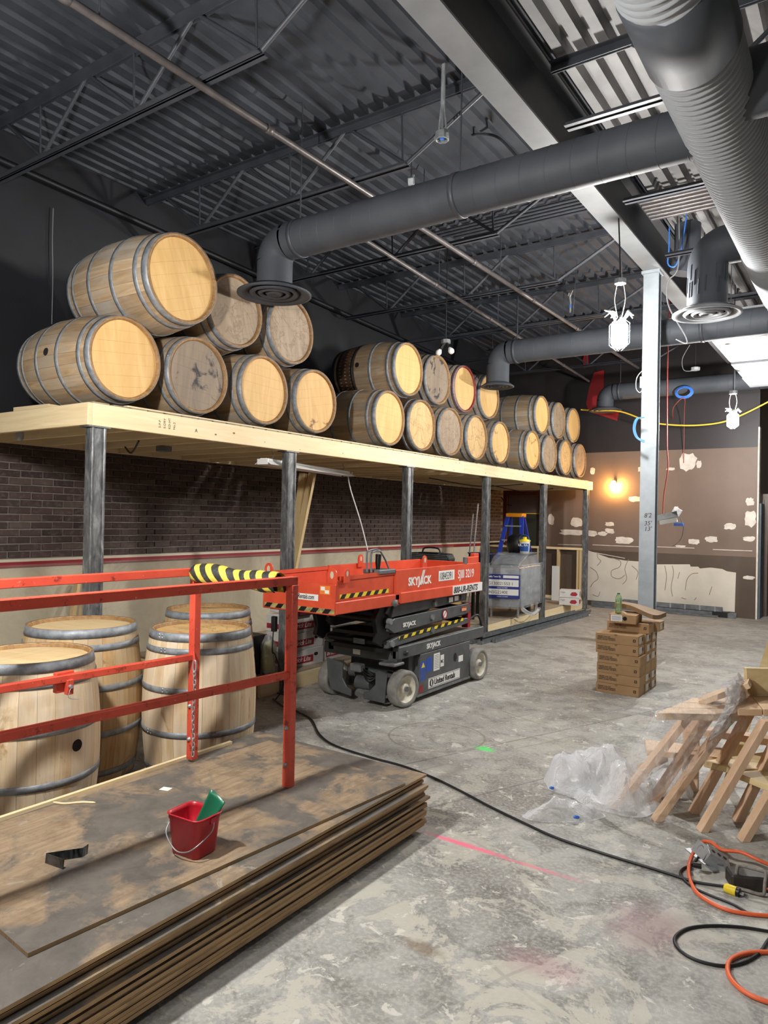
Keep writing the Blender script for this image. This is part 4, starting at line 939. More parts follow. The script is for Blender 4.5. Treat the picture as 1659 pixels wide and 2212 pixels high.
# bucket, scraper, steel strip, sticker
S_ = 1.0
def bucket():
    c = Vector((-2.222,1.945,ZT2)); t = Thing('bucket', 'small red plastic bucket with a wire handle on the plywood', 'bucket', tuple(c))
    hw, hd, H = .088, .072, .158; rz = .06
    def ring(w, d, z, rr, n=5):
        out = []
        for (sx, sy, a0) in ((1,1,0),(-1,1,PI/2),(-1,-1,PI),(1,-1,1.5*PI)):
            for i in range(n+1): a = a0+PI/2*i/n; out.append((sx*(w-rr)+rr*math.cos(a), sy*(d-rr)+rr*math.sin(a), z))
        return out
    R = Matrix.Translation(c) @ Matrix.Rotation(rz,4,'Z')
    prof = [(.78,0,.02),(.82,.004,.024),(.97,H*.86,.03),(1,H*.88,.03),(1.0,H*.97,.03),(1.06,H*.985,.034),(1.06,H,.034),(.97,H,.03),(.95,H*.9,.03),(.79,.008,.022)]
    mb = MB(); n = 0; L = []
    for s,z_,rr in prof: L.append(ring(hw*s, hd*s, z_, rr))
    vs = [R @ Vector(p) for r in L for p in r]; m = len(L[0])
    fs = [(i*m+k, i*m+(k+1)%m, (i+1)*m+(k+1)%m, (i+1)*m+k) for i in range(len(L)-1) for k in range(m)]
    fs += [tuple(reversed(range(m))), tuple((len(L)-1)*m+k for k in range(m))]
    mb.add(vs, fs, True); o = t.part('pail', mb, m_red_b); o.data.polygons.foreach_set('use_smooth', [len(p.vertices)==4 for p in o.data.polygons])
    for s in (-1,1):
        mb = MB(); mb.cbox(R @ Vector((s*hw*1.0,-hd*.2 if s<0 else hd*.2,H*.86)), (.008,.03,.024), rz=rz); t.part('handle_lug', mb, m_red_b, bevel=.002)
    P = [(-hw*1.04,-.015,H*.84),(-hw*.9,-hd*1.02,H*.55),(-hw*.25,-hd*1.16,H*.22),(hw*.4,-hd*1.16,H*.22),(hw*.95,-hd*1.0,H*.4),(hw*1.06,.0,H*.62),(hw*1.04,.015,H*.82)]
    mb = MB(); mb.tube([R @ p for p in smooth_path(P,7)], .0026, 6); t.part('wire_handle', mb, m_galv)
    # green scraper leaning inside
    sc = Thing('scraper', 'green plastic scraper leaning in the red bucket', 'scraper', tuple(c+Vector((.02,.01,.012))))
    Q = R @ Matrix.Translation((.012,.03,.1)) @ Matrix.Rotation(.45,4,'Y') @ Matrix.Rotation(-.25,4,'X')
    def sf(u, v_): x = (u-.5)*.085*(1-.25*(1-v_)); return Q @ Vector((x, .012*math.cos(x*30)-.01*v_, -.06+v_*.19))
    mb = MB(); mb.grid(sf, 8, 8); o = sc.part('blade', mb, m_green); s = o.modifiers.new('s','SOLIDIFY'); s.thickness = .003
bucket()
t = Thing('steel_offcut', 'bent strip of shiny scratched sheet steel on the plywood', 'metal strip', tuple(on(135,1870,2,ZT2)))
pp = [on(118,1876,2,ZT2), on(98,1862,2,ZT2), on(178,1848,2,ZT2), on(176,1842,2,ZT2)]
a = on(137,1878,2,ZT2); b = on(98,1864,2,ZT2); c = on(178,1852,2,ZT2); e = c+Vector((-.012,.03,0)); h = Vector((0,0,.034)); tw = Vector((-.004,.006,0))
mb = MB(); pts = [a, b, c, e]
for p, q in zip(pts[:-1], pts[1:]): mb.quad(p, q, q+h+tw, p+h+tw)
o = t.part('strip', mb, m_steelsheet); s = o.modifiers.new('s','SOLIDIFY'); s.thickness = .002
mb = MB(); c = on(358,1704,2,ZT2+.0005); mb.cbox(c, (.05,.04,.0008), rz=.3); single('paper_sticker', mb, m_lblw, 'small white paper sticker on the plywood behind the bucket', 'sticker', origin=tuple(c))
mb = MB(); P = smooth_path([on(115,1733,2,ZT2+.004),on(140,1736,2,ZT2+.004),on(175,1733,2,ZT2+.004),on(206,1734,2,ZT2+.004)],4); mb.tube(P, [.003]+[.006]*(len(P)-2)+[.003], 5); single('wood_splinter', mb, m_pine, 'pale wood splinter on the plywood at the left', 'splinter', origin=tuple(P[0]))
# ------------------------------------------------------------------ low stage under the loft
HS = .165; SX = -4.535
t = Thing('low_stage', 'low pine-framed stage on the floor under the loft', 'stage', (SX,4.6,0))
for i,(y0,y1) in enumerate(((4.7,9.04),(9.16,11.13),(11.27,13.5))):
    mb = MB(); mb.box((SX-.038,y0,0), (SX,y1,HS-.02)); t.part('edge_board', mb, m_pine, bevel=.002)
y = 4.7; k = 0
while y < 13.45:
    y1 = min(y+1.22,13.5); mb = MB(); mb.box((XL+.065,y,HS-.02), (SX-(.0 if k%2 else .004),y1-.006,HS)); t.part('floor_panel', mb, paint('stage_panel_%d'%k, (168,154,132), (148,134,114), 3, .7), bevel=.001); y += 1.22; k += 1
mb = MB(); mb.box((XL+.07,4.62,0), (SX-.04,4.698,HS-.02)); t.part('end_board', mb, m_pinex)
# framed half wall at the far end
t = Thing('stud_partition', 'half-height pine stud partition below the far end of the loft', 'partition', (-5.0,13.3,HS))
mb = MB(); mb.box((-5.62,13.2,1.10), (-4.55,13.3,1.14)); t.part('top_plate', mb, m_pinex)
mb = MB(); mb.box((-5.62,13.21,HS), (-4.55,13.3,HS+.038)); t.part('bottom_plate', mb, m_pinex)
for x in (-5.42,-5.02,-4.63,-4.58):
    mb = MB(); mb.box((x-.019,13.21,HS+.038), (x+.019,13.3,1.1)); t.part('stud', mb, m_pinez)
mb = MB(); mb.box((-5.62,13.302,HS), (-4.55,13.315,1.1)); t.part('backing_board', mb, m_brownlow)
mb = MB(); mb.box((-5.62,12.9,1.142), (-4.56,13.32,1.165)); 
# doorway with dark red frame
t = Thing('door_frame', 'dark red door frame in the back corner behind the ladder', 'door frame', (-6.05,YB,0))
a = on(1092,1070,1,YB-.05); b = on(1170,1070,1,YB-.05); x0, x1, zt = a.x, b.x, a.z
for x in (x0,x1): mb = MB(); mb.box((x-.05,YB-.07,0), (x+.05,YB,zt)); t.part('jamb', mb, plain('dark_red_jamb',(74,24,20),.45), bevel=.004)
mb = MB(); mb.box((x0-.05,YB-.07,zt), (x1+.05,YB,zt+.11)); t.part('header', mb, plain('dark_red_head',(84,30,22),.45), bevel=.004)
mb = MB(); mb.box((x0+.05,YB-.02,0), (x1-.05,YB-.001,1.78)); t.part('dark_panel', mb, plain('dark_green_board',(52,54,46),.5))
mb = MB(); mb.box((x0+.05,YB-.018,1.80), (x1-.05,YB-.001,zt)); t.part('upper_panel', mb, plain('mauve_board',(104,88,88),.5))
mb = MB(); mb.box((x0+.05,YB-.024,1.775), (x1-.05,YB-.002,1.79)); t.part('yellow_tape', mb, m_yel)
mb = MB(); q = on(1164,1150,1,YB-.03); mb.tube(smooth_path([(q.x,YB-.03,q.z-.22),(q.x,YB-.03,q.z),(q.x+.03,YB-.03,q.z+.06)],5), .016, 6); t.part('blue_tape_strip', mb, m_bluec)
cable([on(1083,1074,1,13.4),on(1090,1083,1,13.4),on(1096,1090,1,13.4),on(1106,1092,1,13.4)], .012, m_cable, 'short cable with a black plug hanging before the door frame')
# far corner wall end with pine cap
mb = MB(); mb.box((XL+.062,13.2,0), (-5.9,13.32,1.10)); mb.m = 1; mb.box((XL+.062,13.15,1.10), (-5.8,13.36,1.13)); t_ = struct('trim_3', mb, [m_brownlow, m_pinex])
# blue ladder
def ladder():
    z0 = HS+.018; zt = 1.72; c = Vector((-5.69,12.75,z0)); t = Thing('step_ladder', 'blue step ladder with an orange top cap, behind the wrapped machine', 'ladder', tuple(c))
    mb = MB(); mb.box((c.x-.17,c.y-.1,zt-.02), (c.x+.17,c.y+.1,zt+.05)); t.part('top_cap', mb, plain('ladder_orange',(236,150,20),.5), bevel=.01)
    mb = MB(); merge(mb, text_mb('LADDER', .05, frame((c.x-.12,c.y-.101,zt-.0), (1,0,0), (0,0,1))))
    mbl = plain('ladder_blue',(36,62,170),.45)
    for s in (-1,1):
        mb = MB(); mb.bar((c.x+s*.33,c.y-.45,z0), (c.x+s*.14,c.y-.06,zt), .03, .075, up=(1,0,0)); t.part('front_rail', mb, mbl)
        mb = MB(); mb.bar((c.x+s*.30,c.y+.45,z0), (c.x+s*.13,c.y+.06,zt), .03, .05, up=(1,0,0)); t.part('rear_rail', mb, mbl)
    for k in range(1,6):
        f = k/5.6; z = z0+(zt-z0)*f*.98; w = .33-.19*f; y = c.y-.45+.39*f
        mb = MB(); mb.box((c.x-w,y-.04,z-.012), (c.x+w,y+.04,z+.012)); t.part('step', mb, m_galv)
ladder()
# wrapped machine on legs
t = Thing('wrapped_machine', 'steel appliance wrapped in stretch film with a blue label', 'machine', (-4.72,10.4,HS))
x0,x1,y0,y1 = -4.97,-4.62,0,0
cA = on(1121,1315,2,.32); cB = on(1062,1312,2,.32); cC = on(1167,1300,2,.32)
u = (cA-cB); u.z = 0; v = (cC-cA); v.z = 0
u = u.normalized()*max(.5,u.length); v = v.normalized()*max(.6, min(v.length,1.1))
def wf(i, j, z): p = cA - u*i + v*j; return Vector((p.x,p.y,z))
m_wrap = film('wrapped_film', (236,240,244), .3, .1, 6, .35, .5); m_app = paint('appliance_steel', (158,160,162), (136,138,140), 4, .4, .5)
mb = MB(); vs = [wf(0,0,.33),wf(1,0,.33),wf(1,1,.33),wf(0,1,.33),wf(0,0,.93),wf(1,0,.93),wf(1,1,.93),wf(0,1,.93)]
mb.add(vs, [(0,3,2,1),(4,5,6,7),(0,1,5,4),(1,2,6,5),(2,3,7,6),(3,0,4,7)], False); 
t.part('cabinet', mb, m_app, bevel=.01)
mb = MB(); vs = [wf(.05,.02,.93),wf(.95,.02,.93),wf(.95,.98,.93),wf(.05,.98,.93),wf(.15,.35,1.09),wf(.85,.35,1.09),wf(.85,.95,1.12),wf(.1,.95,1.12)]
mb.add(vs, [(0,3,2,1),(4,5,6,7),(0,1,5,4),(1,2,6,5),(2,3,7,6),(3,0,4,7)], False); t.part('control_hood', mb, m_app, bevel=.01)
def wrapf(face):
    def f(a_, b_):
        if face == 0: p = wf(1-a_, -.012, .31+b_*.66); n = -v.normalized()
        elif face == 1: p = wf(-.012, a_, .31+b_*.66); n = u.normalized()
        else: p = wf(1-a_, b_, .955+.15*min(1,b_*2.2)); n = Vector((0,0,1))
        return p + n*(.014+.02*abs(fbm((p*4)+Vector((face,0,0)), 1.6))+.01*abs(fbm(p*13)))
    return f
for fc in range(3): mb = MB(); mb.grid(wrapf(fc), 22, 22); t.part('stretch_film', mb, m_wrap)
for i,j in ((.1,.1),(.9,.1),(.1,.9),(.9,.9)):
    mb = MB(); mb.tube([wf(i,j,HS),wf(i,j,.33)], .02, 8); t.part('leg', mb, m_galv)
mb = MB(); mb.tube(smooth_path([wf(-.05,.1,.30),wf(-.1,.3,.22),wf(-.15,.5,.2),wf(-.1,.8,.24)],4), [.03]*12+[.02], 6); t.part('loose_film', mb, m_wrap)
M = frame(wf(.94,-.06,.47)+Vector((0,0,0)), u, (0,0,1)); L = u.length
mb = MB(); mb.box((0,0,0),(.5*1.0,.36,.003), M); t.part('blue_label', mb, plain('label_blue',(32,44,128),.4), label='blue label with white panels')
mb = MB(); mb.box((.02,.05,.003),(.48,.14,.005), M); mb.box((.02,.18,.003),(.48,.28,.005), M); mb.box((.25,.305,.003),(.48,.345,.005), M); t.part('label_panels', mb, m_lblw)
mb = MB()
for s,x,y,z_ in (('G130021553 1',.03,.2,.065),('965G2240E',.03,.07,.065)): merge(mb, text_mb(s, z_, M @ Matrix.Translation((x,y,.0055)), xs=.95))
t.part('handwriting', mb, m_ink)
mb = MB(); merge(mb, text_mb('Quality Tested By', .036, M @ Matrix.Translation((.015,.312,.0035)), bold=.001, xs=.75)); merge(mb, text_mb('SERIAL NUMBER', .022, M @ Matrix.Translation((.16,.152,.0035)))); merge(mb, text_mb('MODEL NUMBER', .022, M @ Matrix.Translation((.16,.02,.0035)))); t.part('label_text', mb, m_lblw)
# pail of compound on the machine
c = on(1133,1196,2,1.12); t = Thing('compound_pail', 'white tub with a yellow lid and blue label on the wrapped machine', 'tub', tuple(c))
mb = MB(); mb.lathe([(0,0),(.07,0),(.082,.19),(.084,.2)], 20, Matrix.Translation(c)); t.part('tub', mb, m_white)
mb = MB(); mb.lathe([(.088,.19),(.088,.215),(.03,.23),(.03,.26),(0,.262)], 20, Matrix.Translation(c)); t.part('lid', mb, m_yel)
mb = MB(); mb.lathe([(.0765,.04),(.0835,.16)], 14, Matrix.Translation(c), a0=-2.6, a1=-.3); t.part('tub_label', mb, plain('tub_blue',(20,70,140),.5))
mb = MB(); merge(mb, text_mb('ULTRA', .05, frame(c+Vector((-.07,-.088,.12)), (1,.1,0), (0,0,1)), bold=.002)); t.part('tub_text', mb, m_white)
mb = MB(); mb.tube([c+Vector((.09*math.cos(a*PI/10),-.02,.2+.1*math.sin(a*PI/10))) for a in range(11)], .003, 4); t.part('handle', mb, m_bluec)
c = wf(.55,.72,1.12+.255); mb = MB(); mb.lathe([(0,-.26),(.16,-.26),(.19,-.1),(.16,.0),(.09,.04),(0,.05)], 14, Matrix.Translation(c)); single('black_sack', mb, m_dark, 'black sack slumped on the wrapped machine behind the white tub', 'sack', origin=tuple(c-Vector((0,0,.26))))
c = on(1040,1203,1,9.6); t = Thing('blue_basin', 'dark blue basin on the black table beyond the lift', 'basin', tuple(c)); mb = MB(); mb.lathe([(0,-.08),(.14,-.08),(.2,.05),(.21,.05),(.21,.06),(.19,.06),(.13,-.07),(0,-.07)], 20, Matrix.Translation(c)); t.part('bowl', mb, plain('navy',(24,40,74),.4))
# black table/stool behind the lift
c = on(1035,1235,1,9.6); c.x -= .22; t = Thing('black_table', 'small black table behind the rear of the lift', 'table', (c.x,9.6,HS)); mb = MB(); mb.box((c.x-.35,9.45,.86),(c.x+.22,9.95,.9)); t.part('top', mb, m_dark)
for sx in (-.3,.05,.18):
    mb = MB(); mb.bar((c.x+sx,9.5 if sx != .05 else 9.9,HS),(c.x+sx,9.5 if sx != .05 else 9.9,.86),.04,.04,up=(0,1,0)); t.part('leg', mb, m_dark)
# white cartons near the far post
for k,(dz,lab) in enumerate(((0,'lower white carton with a red emblem beside the far posts'),(.135,'upper white carton with a red emblem beside the far posts'))):
    c = on(1231,1306,2,HS); t = Thing('white_carton', lab, 'box', (c.x,c.y,HS+dz), rot=(0,0,.2+k*.06), group='white cartons on the stage')
    mb = MB(); mb.box((-.17,-.12,0),(.17,.12,.13)); t.part('carton', mb, m_cardw, local=True, bevel=.003)
    mb = MB(); mb.prism([(.02,.05),(.05,.095),(.12,.1),(.15,.06),(.12,.03),(.05,.03)], .001, frame((-.01,-.1205,.0),(1,0,0),(0,0,1))); mb.box((.1702,-.08,.03),(.171,.08,.1)); t.part('emblem', mb, m_redlbl, local=True)
    mb = MB(); merge(mb, text_mb('Fragile', .03, frame((-.15,-.1205,.08),(1,0,0),(0,0,1)))); t.part('print', mb, m_ink, local=True)
mb = MB(); c = on(1186,1300,2,HS); mb.cbox((c.x,c.y+.3,HS+.32), (.14,.01,.64)); single('wallboard_offcut', mb, m_white, 'narrow white panel standing between the machine and the far posts', 'panel', origin=(c.x,c.y+.3,HS))
# tan workbench with the radio
pA = on(840,1262,1,8.2); t = Thing('plywood_cabinet', 'tan plywood cabinet behind the lift with the radio on top', 'cabinet', (-4.9,8.2,HS))
mb = MB(); mb.box((-5.55,8.1,HS),(-4.62,8.6,1.0)); t.part('carcass', mb, paint('tan_ply',(176,140,92),(160,124,80),3,.6), bevel=.004)
mb = MB(); mb.box((-5.57,8.07,1.0),(-4.6,8.62,1.02)); t.part('top', mb, paint('tan_ply_top',(196,166,118),(180,148,100),3,.6))
c = Vector((-4.92,8.3,1.02)); t = Thing('site_radio', 'black job-site radio with a carrying handle on the tan cabinet', 'radio', tuple(c))
sdir = .0
mb = MB(); mb.box((c.x-.17,c.y-.09,.0+c.z),(c.x+.17,c.y+.09,c.z+.17)); t.part('body', mb, m_dark, bevel=.02)
for s in (-1,1):
    mb = MB(); mb.prism([(s*.17,.01),(s*.3,.03),(s*.33,.09),(s*.29,.16),(s*.17,.165)][::s], .16, frame((c.x,c.y+.08,c.z),(1,0,0),(0,0,1))); t.part('speaker_end', mb, m_black_r, bevel=.012)
for i in range(6):
    mb = MB(); mb.box((c.x-.3,c.y-.094,c.z+.03+i*.022),(c.x+.3,c.y-.088,c.z+.036+i*.022)); t.part('grille_bar', mb, m_liftdust)
mb = MB(); mb.tube(smooth_path([(c.x-.14,c.y,c.z+.16),(c.x-.1,c.y,c.z+.225),(c.x+.1,c.y,c.z+.225),(c.x+.14,c.y,c.z+.16)],5), .012, 6); t.part('handle', mb, m_dark)
# wine cartons behind the first posts
m_cs = m_cardw
def wine_box(cx, cy, z, lab, rz=0, tone=None):
    t = Thing('wine_carton', lab, 'box', (cx,cy,z), rot=(0,0,rz), group='white wine cartons under the loft')
    mb = MB(); mb.box((-.17,-.24,0),(.17,.24,.165)); t.part('carton', mb, m_cs, local=True, bevel=.004)
    mb = MB(); mb.box((.1702,-.22,.03),(.171,.09,.1)); t.part('red_panel', mb, m_redlbl, local=True)
    mb = MB(); merge(mb, text_mb('Brick Lite', .066, frame((.1712,-.21,.048),(0,1,0),(0,0,1)), shear=.35, bold=.001)); t.part('script_lettering', mb, m_lblw, local=True)
    mb = MB(); mb.prism([(.13+.03*math.cos(a*PI/6),.1+.018*math.sin(a*PI/6)) for a in range(12)], .0012, frame((.1702,0,0),(0,1,0),(0,0,1))); t.part('hand_hole', mb, m_bung, local=True)
    mb = MB(); mb.box((-.16,-.2412,.03),(.0,-.2402,.08)); t.part('end_panel', mb, m_redlbl, local=True)
    mb = MB(); merge(mb, text_mb('Brick', .05, frame((-.14,-.2414,.04),(1,0,0),(0,0,1)), shear=.35)); merge(mb, text_mb('Fragile', .03, frame((.02,-.2406,.11),(1,0,0),(0,0,1)))); t.part('end_lettering', mb, m_ink, local=True)
    return t
wb = [(-4.80,5.45,0,'carton in the front column, bottom, just behind the red post'),(-4.80,5.45,1,'carton in the front column, second from the bottom'),(-4.81,5.46,2,'carton in the front column, third from the bottom'),
      (-4.82,5.98,0,'carton in the second column, bottom, behind the lift wheel'),(-4.82,5.98,1,'carton in the second column, middle'),(-4.80,5.97,2,'slanted carton on top of the second column'),
      (-4.90,5.60,3,'topmost carton below the lift platform, red panel facing out')]
for x,y,k,l in wb: wine_box(x, y, HS+.167*k, 'white and red wine '+l, rz=random.Random(k*7+int(y*9)).uniform(-.05,.05))
mb = MB(); mb.box((-4.75,5.28,HS+.502),(-4.6,5.5,HS+.58)); single('maroon_tray', mb, plain('maroon_carton',(80,20,26),.5), 'dark maroon tray lying on the front column of wine cartons', 'tray', bevel=.01, origin=(-4.7,5.4,HS+.502))
c = Vector((-4.70,5.04,HS)); c = on(577,1455,2,HS); mb = MB()
def sackf(u_, v_):
    a = u_*2*PI; z = v_*.36; r = .085*(1-.75*max(0,v_-.72)/.28)*(1-.2*(1-v_))*(1+.12*math.sin(a*5+v_*4)); return (c.x+r*math.cos(a), c.y+r*math.sin(a), HS+z)
mb.grid(sackf, 30, 16); t = Thing('clear_sack', 'clear plastic bag of pale yellow stuff tied at the top', 'bag', tuple(c)); t.part('bag', mb, m_film2)
mb = MB(); mb.lathe([(0,.01),(.05,.02),(.066,.12),(.055,.24),(.02,.3),(0,.3)], 14, Matrix.Translation(c)); t.part('contents', mb, plain('pale_yellow_fill',(206,206,140),.6))
c = on(563,1410,2,HS+.2); mb = MB(); mb.box((c.x-.24,c.y-.15,HS),(c.x-.0,c.y+.1,HS+.36)); single('black_crate', mb, m_dark, 'black case half hidden by the upright barrel and plastic bag', 'case', bevel=.01, origin=(c.x,c.y,HS))
# power strip and lead on the second post
t = Thing('power_strip', 'black power outlet box with a lead on the second post', 'power strip', tuple(on(609,1352,0,-4.6)))
p = on(609,1345,0,-4.6); mb = MB(); mb.cbox((p.x,4.93,p.z), (.05,.04,.14)); t.part('outlet_box', mb, m_dark, bevel=.004)
P = smooth_path([(p.x,4.92,p.z-.05),(p.x+.01,4.9,p.z-.25),(p.x+.03,4.92,.35),(-4.4,4.85,.12),(-4.35,4.7,.02)],6); mb = MB(); mb.tube(P, .006, 5); t.part('lead', mb, m_cable)
# red tape, plastic dust sheet on the left wall
t = Thing('masking_sheet', 'translucent dust sheet hung from red tape along the left wall under the loft', 'plastic sheet', (XL+.1,3,0))
def dsf(u_, v_): y = 2.2+u_*9.4; z = .175+v_*.975; return (XL+.1+.035*(1-v_)*(1+math.sin(y*7))+.03*abs(fbm((y*1.6,z*.8,0)))*(1.1-v_), y, z)
mb = MB(); mb.grid(dsf, 150, 14); t.part('film', mb, m_dustfilm)
mb = MB(); mb.box((XL+.062,2.2,1.125),(XL+.068,13.1,1.175)); t.part('red_tape', mb, m_redtape)
mb = MB(); mb.box((XL+.075,7.05,.5),(XL+.145,7.1,1.15)); t.part('red_tape_strip', mb, m_redtape)
for i,(x,w) in enumerate(((190,.06),(170,.05))):
    q = on(x,1235,0,XL+.2); mb = MB(); f = Vector((XL+.5,q.y-.35,HS if q.y-.35>4.7 else 0)); 
    mb.bar(f, (XL+.2,q.y,1.0), .035, w, up=(1,0,0)); single('pine_strip', mb, m_pinez, ['right','left'][i]+' pine strip leaning on the dust sheet left of the near post', 'plank', origin=tuple(f))
# steel channels along the stage front
tr = 'steel channels on the floor'
specs = [(-4.40,8.45,-4.30,12.9,.0,.09,'widest steel channel lying against the stage front'),(-4.27,8.5,-4.20,12.6,.0,.06,'middle steel channel lying before the loft posts'),(-4.19,8.75,-4.12,12.3,.0,.05,'outermost thin steel channel on the floor'),(-4.36,8.7,-4.27,12.2,.055,.07,'steel channel resting on top of the others')]
for i,(x0,y0,x1,y1,zz,w,l) in enumerate(specs):
    a = Vector((x0,y0,zz)); b = Vector((x1,y1,zz)); mb = MB(); h = .045
    mb.bar(a+Vector((0,0,.003)), b+Vector((0,0,.003)), w, .004)
    for s in (-1,1): mb.bar(a+Vector((s*w/2,0,h/2)), b+Vector((s*w/2,0,h/2)), .004, h)
    single('steel_channel', mb, m_galvd if i else m_post, l, 'metal channel', group=tr, origin=tuple(a))
mb = MB(); mb.bar((-4.17,11.3,.012),(-4.13,12.4,.012),.06,.012); single('torn_wrapper', mb, m_offwhite, 'torn pale wrapper by the far end of the channels', 'wrapper', origin=(-4.15,11.8,0))
mb = MB(); mb.box((-4.62,10.72,0),(-4.54,10.8,.36)); single('black_stub', mb, m_dark, 'short black stub standing before the wrapped machine', 'stub', origin=(-4.58,10.76,0))
# metal profiles piled at the foot of the back wall
gp = 'metal profiles at the back wall'
for i,(px0,py0,px1,py1,z_,h,l) in enumerate(((1278,1297,1590,1331,.0,.09,'lowest long profile at the foot of the back wall'),(1345,1290,1560,1316,.095,.08,'upper studded profile leaning on the bare wallboard'),(1280,1306,1550,1334,.0,.03,'thin profile in front of the pile at the back wall'))):
    a = on(px0,py0,2,z_); b = on(px1,py1,2,z_); yy = YB-.12-(.1 if i==2 else 0); xa = on(px0,py0,1,yy).x; xb = on(px1,py1,1,yy).x
    t = Thing('metal_profile', l, 'metal profile', ((xa+xb)/2,yy,z_), group=gp)
    mb = MB(); mb.box((xa,yy-.04,z_),(xb,yy-.036,z_+h)); mb.box((xa,yy-.04,z_),(xb,yy+.05,z_+.004)); mb.box((xa,yy+.046,z_),(xb,yy+.05,z_+h)); t.part('channel', mb, m_galvd)
    if i == 1:
        for k in range(6): x = xb-.12-k*.25; mb = MB(); mb.box((x,yy-.05,z_),(x+.02,yy-.041,z_+h*1.1)); t.part('clip', mb, m_galv)
mb = MB(); mb.cbox((-2.25,YB-.1,.05),(.25,.14,.1)); single('dark_block', mb, m_dark, 'dark block at the right end of the profiles by the back wall', 'block', origin=(-2.25,YB-.1,0))
# keyhole stud at the wall end
t = Thing('slotted_upright', 'blue-grey slotted steel upright at the right end of the back wall', 'upright', (-1.66,14.3,0))
mb = MB(); mb.box((-1.688,14.05,0),(-1.655,14.42,2.02)); t.part('channel', mb, paint('bluegrey_steel',(84,98,110),(72,84,96),4,.5), bevel=.004)
for z_ in (.72,1.19,1.68):
    mb = MB(); mb.lathe([(0,0),(.045,0)], 14, Matrix.Translation((-1.654,14.22,z_)) @ Matrix.Rotation(PI/2,4,'Y')); mb.cbox((-1.654,14.22,z_-.06),(.001,.035,.09)); mb.lathe([(0,0),(.03,0)], 12, Matrix.Translation((-1.654,14.22,z_-.16)) @ Matrix.Rotation(PI/2,4,'Y')); t.part('keyhole_slot', mb, m_blk)
mb = MB(); mb.box((-1.69,14.5,0),(-1.6,15.0,2.2)); mb.box((-1.69,14.46,0),(-1.66,14.5,2.1)); single('jamb_casing', mb, m_brownlow, 'brown casing right of the slotted steel upright', 'casing', origin=(-1.65,14.7,0))
